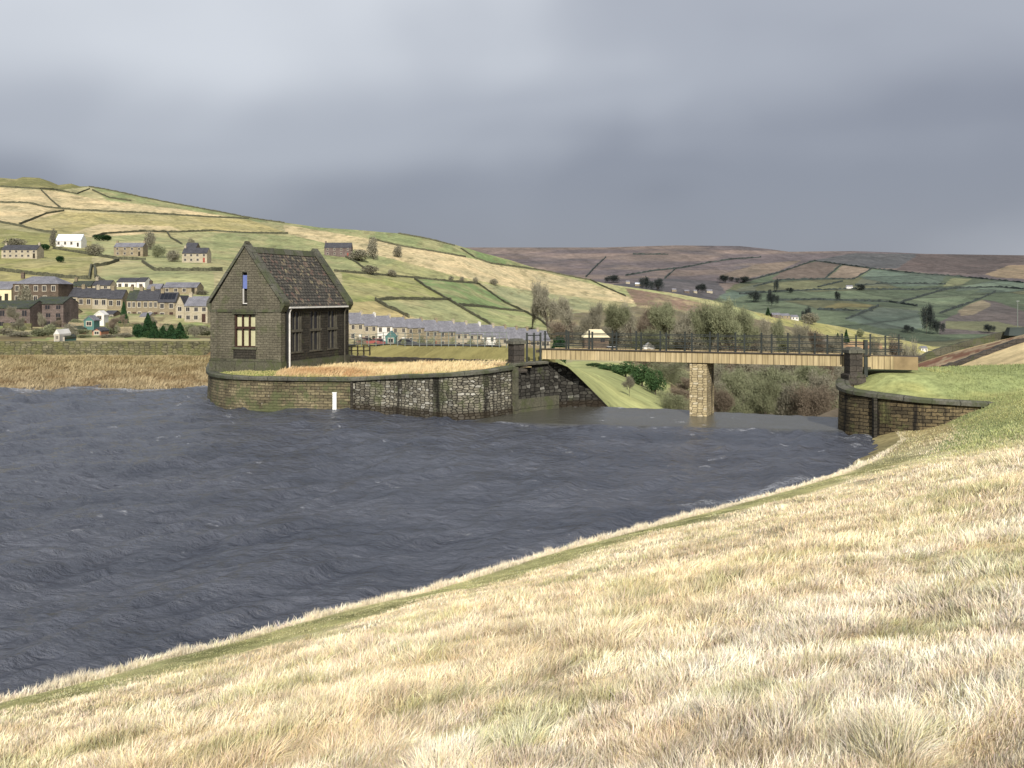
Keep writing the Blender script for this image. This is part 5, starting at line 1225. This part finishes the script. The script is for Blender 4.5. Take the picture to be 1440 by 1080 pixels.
vt = [ # kind, px, top, base, width, depth
 ('bare2',747,404,468,24,390),('bare0',769,394,470,46,380),('bare2',806,416,480,44,330),('bare0',832,424,484,38,310),('bare1',862,428,486,46,300),('bare2',888,424,486,44,320),
 ('bare3',912,430,486,46,330),('bare1',940,426,488,54,290),('bare0',968,432,490,50,280),('bare1',1000,428,492,52,260),('bare1',1028,424,492,64,255),('bare1',1052,434,494,42,262),
 ('bare2',1078,444,496,34,280),('bare1',1100,450,497,36,300),('bare0',1124,452,500,40,300),('bare3',1146,462,502,34,310),('bare2',1236,470,506,30,330),('bare3',1262,474,512,36,340),('bare0',1284,478,516,36,330),('bare2',1170,466,504,28,320)]
tl = ['tall slim bare tree standing apart above the terrace end', 'tallest dark bare tree above the left end of the bridge', 'bare tree left of the cream roofed bungalow', 'bare tree rising straight behind the cream roofed bungalow', 'olive bare tree just right of the cream roofed bungalow', 'grey bare tree above the white car', 'reddish brown bare tree left of the midstream pier', 'broad olive tree above the brown bracken patch', 'grey bare tree directly above the midstream pier', 'olive bare tree just right of the midstream pier', 'widest domed olive tree above the bridge railing', 'small olive tree leaning on the widest domed tree', 'narrow grey tree in front of the spur', 'olive tree beneath the spur cottages', 'grey tree right of the spur cottages', 'brownish tree left of the mossy pier', 'thin bare tree right of the mossy pier behind the gate', 'brown bare tree behind the bridge end panel', 'grey bare tree at the foot of the sloping walls', 'thin tree between brownish tree and small conifers']
for (k, px, yt, yb, w, d), l_ in zip(vt, tl): plant(k, 'bare_tree', l_, 'tree', px, yt, yb, w, d, G)
ut = [('bare2',885,528,82,24),('bare3',950,545,98,40),('bare3',965,530,120,40),('bare0',1012,512,130,46),('bare1',1040,520,112,50),('bare0',1070,506,150,56),('bare1',1098,518,105,76),('bare1',1128,512,125,64),('bare0',1150,520,100,56),('bare3',1172,508,140,50),('bare1',1075,535,95,46),('bare3',1010,545,90,40),('bare0',1196,506,150,40),('bare2',935,512,140,36),('bare0',1100,500,170,60),('bare0',1040,500,170,50)]
ul = ['spindly sapling on the bright green slope below the bridge', 'low russet tree at the edge of the bright green slope', 'russet tree tucked left of the midstream pier', 'grey tree below the deck just right of the pier', 'olive tree below the deck, second right of the pier', 'tall grey tree far below the deck right of the pier', 'wide olive tree low in the gap below the deck', 'olive tree below the deck left of the curved wall', 'grey tree below the deck nearest the curved wall', 'russet tree behind the curved wall end', 'bushy olive tree lowest beside the water lip', 'low russet tree at the water lip beside the pier', 'grey tree hidden partly by the mossy pier', 'thin tree above the green shrubs left of the pier', 'distant grey tree under the middle right of the deck', 'distant grey tree under the deck close to the pier']
for (k, px, yt, d, w), l_ in zip(ut, ul): plant(k, 'bare_tree', l_, 'tree', px, yt, 0, w, d, 'bare trees seen under the bridge deck')
wb = [(738,452,50,400),(790,452,50,360),(820,452,50,350),(850,456,50,340),(880,450,60,350),(908,456,60,320),(935,456,60,340),(960,460,60,310),(988,454,66,300),(1020,452,66,290),(1050,454,66,285),(1095,466,56,310),(1125,470,56,320),(1155,474,54,330),(1240,486,50,340),(1275,489,50,360),(775,458,46,420),(805,456,50,400),(835,452,56,400),(865,448,56,410),(895,450,60,400),(922,448,60,400),(975,450,60,370)]
wb.sort()
for k, (px, yt, w, d) in enumerate(wb): random.seed(500+k); plant('wood%d' % (k % 3 if k % 4 else 0), 'woodland_tree', 'rounded twiggy tree %s from the left in the woodland behind the bridge' % ORD[k], 'tree', px+random.uniform(-3, 3), yt+random.uniform(-4, 6), 0, w*random.uniform(.8, 1.15), d, 'twiggy trees of the woodland band behind the bridge')
wu_ = [(812,500,40,170),(838,498,50,180),(862,496,50,190),(888,498,50,170),(914,500,54,165),(936,506,50,140),(948,545,50,88),(962,520,60,150),(985,522,70,170),(1010,530,60,110),(1030,535,60,96),(1050,524,70,140),(1075,528,64,112),(1100,535,70,98),(1120,520,74,150),(1140,538,64,95),(1160,530,70,110),(1178,525,60,120),(1000,508,80,220),(1060,510,90,220),(1120,508,90,220),(940,508,80,190),(1165,512,70,200),(1210,520,50,110)]
for k, (px, yt, w, d) in enumerate(sorted(wu_)): random.seed(600+k); plant(['wood1', 'wood0', 'wood1', 'wood1', 'wood2'][k % 5], 'woodland_tree', 'scrub tree, %s from the left, in the thicket under the bridge deck' % ORD[k], 'tree', px, yt+random.uniform(-4, 4), 0, w, d, 'scrub trees in the thicket under the deck')
plant('round', 'evergreen_hedge', 'dark evergreen hedge behind the left end of the bridge railing', 'hedge', 787, 473, 0, 24, 118)
for k, (px, yt, d, w) in enumerate([(838,510,125,30),(858,511,116,36),(880,508,112,40),(903,512,108,36),(922,520,104,30)]):
    plant('shrub', 'evergreen_shrub', '%s bright green shrub from the left in the row under the bridge' % nm[k], 'shrub', px, yt, 0, w, d, 'green shrubs under the bridge')
hb = [('scrub',525,334,365,20,'tall bushy tree right of the lone hillside farmhouse'),('scrub',560,346,362,17,'round bush standing alone on the straw slope'),('scrub',505,351,367,36,'wide dark bush beside the lone farmhouse'),('scrub',519,373,386,24,'dark bush on the long field wall nearest the pump house'),('scrub',550,379,389,16,'smaller bush on the same long field wall'),('scrub',634,388,396,8,'tiny bush on the wall above the vivid green field'),('scrub',650,389,397,9,'small bush over the middle of the vivid green field'),('scrub',669,390,399,8,'small bush at the top right corner of the vivid green field'),('scrub',695,392,401,12,'low bush right of the vivid green field corner'),('scrub',211,326,351,20,'round bare tree above the brown roofed farmhouse'),('scrub',134,343,360,26,'yellowish scrub between white and stone farmhouses'),('scrubg',222,344,362,22,'scrub right of the stone farmhouse'),('round',62,343,352,16,'dark evergreen beside the long pale farmhouse'),('round',85,360,369,14,'dark evergreen below the white farmhouse'),('scrub',20,335,348,34,'dark bare trees behind the long pale farmhouse'),('scrub',75,322,350,12,'bare tree left of the shiny pale roof'),('round',145,330,339,24,'dark hedge bush right of the shiny pale roof'),('scrub',243,352,368,24,'dark scrub left of the cream farmhouse'),('scrub',268,335,352,12,'tree crown over the grey stone barn')]
for k, px, yt, yb, w, l_ in hb: plant(k, 'hillside_bush', l_, 'bush', px, yt, yb, w, None, 'bushes on the left hillside')
cn = [('round',194,463,484,18,118,'low round evergreen first in the row by the far wall'),('cone',207,444,484,20,116,'broad conifer second in the evergreen row'),('cone',217,452,484,16,112,'mid height conifer in the middle of the evergreen row'),('cone',229,458,485,18,113,'short conifer left of the last two'),('cone',241,456,485,20,110,'second last conifer of the evergreen row'),('cone',253,453,485,20,109,'last conifer of the evergreen row by the pump house'),('cone',174,424,448,13,235,'narrow dark conifer between the two stone terraces'),('cone',208,440,462,16,190,'dark conifer in front of the short brown terrace')]
for k, px, yt, yb, w, d, l_ in cn: plant(k, 'conifer', l_, 'conifer', px, yt, yb, w, d, 'evergreens in the village gardens')
gb = [('bare3',160,446,22,130,'brown bare tree in the gardens left of the evergreens'),('scrub',176,468,30,118,'brown brush left of the evergreens'),('scrub',30,466,40,120,'brown brush under the mauve stone house'),('scrubg',60,462,36,125,'olive brush under the dark three storey house'),('scrub',10,462,30,130,'grey brush at the left edge behind the far wall'),('scrubg',108,448,20,200,'green brush below the upper stone terrace'),('scrub',100,466,24,122,'orange brown brush beside the huts'),('scrubg',118,470,22,116,'low green brush right of the narrow white hut'),('scrub',150,470,26,116,'brown brush beside the orange shed'),('scrubg',265,455,26,150,'olive brush under the pale stone house'),('scrub',284,458,26,140,'brown brush next to the pump house wall'),('scrub',35,402,26,240,'bare bush against the large hipped roof building'),('bare2',24,430,26,190,'bare tree before the mauve stone house'),('scrub',216,405,14,300,'small brush between white and tan bungalows'),('scrub',285,408,18,300,'dark brush right of the tan bungalow')]
for k, px, yt, w, d, l_ in gb: plant(k, 'garden_bush', l_, 'bush', px, yt, 0, w, d, 'garden bushes on the left')
rg = random.Random(77); eb = sorted([(rg.uniform(2, 292), rg.choice([128, 140, 150, 165, 180, 200, 220])) for _ in range(30)])
for k, (px, d) in enumerate(eb):
    random.seed(900+k); yb_ = HZ-(ground(px, d)-EYE)/d*F; kd = rg.choice(['scrub', 'scrubg', 'scrub', 'round', 'scrubg', 'bare3', 'bare0']); H_ = rg.uniform(.8, 1.6)*(1.9 if kd.startswith('bare') else 1)
    plant(kd, 'garden_shrub', '%s shrub from the left among the scattered small ones in the village gardens' % ORD[k], 'shrub', px, yb_-H_*F/d, 0, rg.uniform(1.2, 2.6)*F/d, d, 'scattered garden shrubs below the village')
for k, (x0_, x1_, d) in enumerate([(4, 44, 172), (96, 128, 196), (148, 198, 205), (182, 250, 215), (230, 292, 190), (140, 186, 150)]):
    pts = []; tp = []; bt = []
    for px in np.linspace(x0_, x1_, 6): pts.append((X(px, d), d)); z_ = ground(px, d); tp.append(z_+1.1); bt.append(z_-1)
    o = wall_strip('garden_wall', pts, tp, bt, .4, 'farstone' if k % 2 else 'bankwall', jitter=.05); tag(o, '%s low stone garden wall, counted from the left, below the village terraces' % nm[[0, 1, 3, 4, 5, 2][k]], 'garden wall', 'low garden walls below the village')
rb = [('scrubg',605,474,20,110,'pale green bush behind the mesh fence'),('scrubg',590,472,20,120,'grey green bush left of the pale green one behind the fence'),('scrub',680,477,18,105,'reddish bush behind the right part of the fence'),('scrub',700,478,18,100,'brown bush next to the left stone pier'),('scrubg',660,476,20,110,'green grey bush before the middle of the terrace'),('scrubg',635,474,16,112,'low bush right of the pale green bush'),('scrub',505,474,20,110,'dark bush next to the pump house corner'),('scrubg',566,476,14,112,'small bush behind the fence before the dark car')]
for k, px, yt, w, d, l_ in rb: plant(k, 'roadside_bush', l_, 'bush', px, yt, 0, w, d, 'bushes behind the mesh fence')
plant('cone', 'conifer', 'small dark conifer on the spur behind the mossy pier', 'conifer', 1190, 463, 483, 9, None, 'conifers on the right spur', None, 300)
plant('cone', 'conifer', 'smaller green conifer left of the small dark one', 'conifer', 1178, 468, 483, 9, None, 'conifers on the right spur', None, 300)
plant('scrubg', 'round_bush', 'round bush on the pale spur right of the small conifers', 'bush', 1211, 462, 474, 14, None, None, None, 300)
plant('scrub', 'round_bush', 'bush by the cottages on the spur', 'bush', 1140, 440, 456, 26, None, None, None, 300)
plant('cone', 'conifer', 'lone conifer left of the spur cottages', 'conifer', 1080, 432, 444, 7, None, None, None, 300)
ft = [(1303,425,470,22,'tallest dark tree group at the foot of the far hill'),(1318,448,470,20,'dark tree right of the tallest far trees'),(1277,456,468,16,'small dark trees left of the tallest far trees'),(905,388,408,20,'dark trees behind the valley hamlet'),(925,390,410,22,'rounded dark tree over the hamlet roofs'),(860,386,398,24,'low dark trees left of the hamlet'),(1092,390,412,8,'dark tree on the hedge of the far fields'),(1082,406,416,6,'small dark tree lower on the far fields'),(1020,386,398,24,'dark wood left of the green far fields'),(1045,388,398,24,'dark wood on the moor above the green far fields'),(1210,399,408,14,'dark trees beside the lone white farmhouse'),(1177,408,424,9,'dark tree below the lone white farmhouse'),(1110,404,412,14,'trees along the far hedge'),(1390,455,468,18,'dark trees before the brown knoll'),(1060,408,425,22,'dark trees at the top of the yellow spur'),(1085,410,430,20,'dark trees behind the spur ridge'),(1135,430,455,16,'brown tree right behind the spur cottages'),(985,398,412,18,'dark tree right of the hamlet')]
for px, yt, yb, w, l_ in ft: plant('far', 'distant_tree', l_, 'tree', px, yt, yb, w, None, 'dark trees on the far hill', MTT, 1350)

# ------------------------------------------------------------------ sloping walls right of the bridge, mast, tan apron
def slope_wall(px0, px1, k_i, hgt, th, mat, label):
    pts = []; tp = []; bt = []
    for px in np.arange(px0, px1, 12):
        i = int((px-xs[0])/2); d = TD[i][k_i]; z = ground(px, d); pts.append((X(px, d), d)); tp.append(z+hgt*(1 if px > 1310 else .6+.4*(px-px0)/30)); bt.append(z-1)
    o = wall_strip('boundary_wall', pts, tp, bt, th, mat, side=1, jitter=.06); tag(o, label, 'wall', 'dark walls climbing the bank on the right')
k1 = NS[0]; k3 = NS[0]+NS[1]+NS[2]
slope_wall(1330, 1900, k1, .35, .6, 'darkpier', 'lower dark wall climbing right along the top of the straw slope')
slope_wall(1288, 1900, k3, .75, .6, 'trim', 'upper mossy wall climbing right beyond the red bracken strip')
d_ = 110.; z_ = ground(1431, d_); mb = MB(); mb.tube([(0, 0, -.3), (0, 0, 3.6)], [.05, .04], 6); mb.box(-.16, .16, -.06, .06, 3.6, 3.75); o = mb.build('mast', M['greyfence'], loc=(X(1431, d_), d_, z_)); tag(o, 'thin pale pole standing by the upper wall at the right edge', 'pole')
mb = MB(); mb.box(-1.0, 1.0, -.6, .6, -.5, .35, taper=.25); o = mb.build('wall_mound', M['hedge'], loc=(X(1428, 109), 109, ground(1428, 109)+.6)); tag(o, 'dark mossy block on top of the upper wall near the pole', 'stone block')
mb = MB(); pts = [(1142,588,60),(1182,572,66),(1190,600,60),(1142,600,58)]; vs = [at(*p) for p in pts]; mb.add(vs+[(v[0], v[1]+.6, v[2]-.4) for v in vs], [(0, 1, 2, 3), (4, 7, 6, 5), (0, 4, 5, 1), (1, 5, 6, 2), (2, 6, 7, 3), (3, 7, 4, 0)]); o = mb.build('spillway_apron', M['tan']); tag(o, 'pale tan stone slope beside the curved wall beyond the water lip', 'stone apron')

# ------------------------------------------------------------------ sky, sun, camera
w = bpy.data.worlds.new('World'); sc.world = w; w.use_nodes = True; nt = w.node_tree; nn = nt.nodes; lk = nt.links; nn.clear()
out = nn.new('ShaderNodeOutputWorld'); bgN = nn.new('ShaderNodeBackground'); bgC = nn.new('ShaderNodeBackground'); mixs = nn.new('ShaderNodeMixShader')
SUN_EL, SUN_AZ = R(31), R(174)      # azimuth of the sun measured clockwise from +Y: behind the camera
sky = nn.new('ShaderNodeTexSky'); sky.sky_type = 'NISHITA'; sky.sun_disc = False; sky.sun_elevation = SUN_EL; sky.sun_rotation = SUN_AZ
lk.new(sky.outputs[0], bgN.inputs[0]); bgN.inputs[1].default_value = .1
tc = nn.new('ShaderNodeTexCoord'); sepx = nn.new('ShaderNodeSeparateXYZ'); lk.new(tc.outputs['Generated'], sepx.inputs[0])
def mth(op, a, b_=0.):
    x = nn.new('ShaderNodeMath'); x.operation = op
    for i, v in ((0, a), (1, b_)):
        if hasattr(v, 'is_output'): lk.new(v, x.inputs[i])
        else: x.inputs[i].default_value = v
    return x.outputs[0]
def mapw(scale, rot=(0, 0, 0), loc=(0, 0, 0)):
    m = nn.new('ShaderNodeMapping'); m.inputs['Scale'].default_value = scale; m.inputs['Rotation'].default_value = rot; m.inputs['Location'].default_value = loc; lk.new(tc.outputs['Generated'], m.inputs[0]); return m.outputs[0]
def noi(v, s, d=4, r=.55, dist=0):
    x = nn.new('ShaderNodeTexNoise'); x.inputs['Scale'].default_value = s; x.inputs['Detail'].default_value = d; x.inputs['Roughness'].default_value = r; x.inputs['Distortion'].default_value = dist; lk.new(v, x.inputs['Vector']); return x.outputs['Fac']
def rmp(f, st):
    x = nn.new('ShaderNodeValToRGB'); r = x.color_ramp; r.interpolation = 'EASE'
    while len(r.elements) < len(st): r.elements.new(.5)
    for e, (p, c) in zip(r.elements, st): e.position = p; e.color = (*(c if hasattr(c, '__len__') else (c,)*3), 1)
    lk.new(f, x.inputs[0]); return x.outputs[0]
zz = sepx.outputs[2]; xx = sepx.outputs[0]
base = rmp(mth('MULTIPLY', zz, 3.0), [(0, .30), (.1, .18), (.28, .22), (.45, .36), (.68, .58), (1, .74)])
left = mth('MULTIPLY', mth('MULTIPLY', mth('MINIMUM', xx, 0.1), -.75), rmp(mth('MULTIPLY', zz, 3.0), [(.12, .0), (.5, 1.)]))
right = mth('MULTIPLY', mth('MAXIMUM', xx, 0.0), rmp(mth('MULTIPLY', zz, 3.0), [(0, .75), (.35, .45), (.8, .2)]))
n1_ = mth('MULTIPLY', mth('SUBTRACT', noi(mapw((1, .6, 1.5), (0, R(38), 0)), 2.0, 3, .5, .3), .5), 1.0)
n2_ = mth('MULTIPLY', mth('SUBTRACT', noi(mapw((1, 1, 1.6), (0, R(-30), 0), (3, 1, 2)), 5, 5, .5), .5), .12)
tot = mth('ADD', mth('ADD', mth('ADD', base, left), right), mth('ADD', n1_, n2_))
cc = rmp(tot, [(0, (.176, .190, .242)), (.3, (.25, .268, .325)), (.6, (.395, .42, .478)), (1, (.63, .66, .71))])
lk.new(cc, bgC.inputs[0]); bgC.inputs[1].default_value = 1.08
mixs.inputs[0].default_value = .93; lk.new(bgN.outputs[0], mixs.inputs[1]); lk.new(bgC.outputs[0], mixs.inputs[2]); lk.new(mixs.outputs[0], out.inputs[0])
sl = bpy.data.lights.new('sun', 'SUN'); sl.energy = 5.0; sl.angle = R(.6); sl.color = (1, .95, .86); so = bpy.data.objects.new('sun', sl); col.objects.link(so)
sd = np.array((math.sin(SUN_AZ)*math.cos(SUN_EL), math.cos(SUN_AZ)*math.cos(SUN_EL), math.sin(SUN_EL)))
from mathutils import Vector
so.rotation_euler = Vector(sd).to_track_quat('Z', 'Y').to_euler(); so.location = (0, -30, 60)
cam = bpy.data.cameras.new('camera'); co = bpy.data.objects.new('camera', cam); col.objects.link(co)
co.location = (0, 0, EYE); co.rotation_euler = (R(90), 0, 0); cam.sensor_width = 36; cam.lens = 36*F/1440; cam.shift_y = -125/1440; cam.clip_end = 20000; cam.clip_start = .05
sc.camera = co
sc.view_settings.view_transform = 'Standard'; sc.view_settings.look = 'None'; sc.view_settings.exposure = 0; sc.view_settings.gamma = 1
sc.cycles.max_bounces = 5; sc.cycles.use_denoising = True
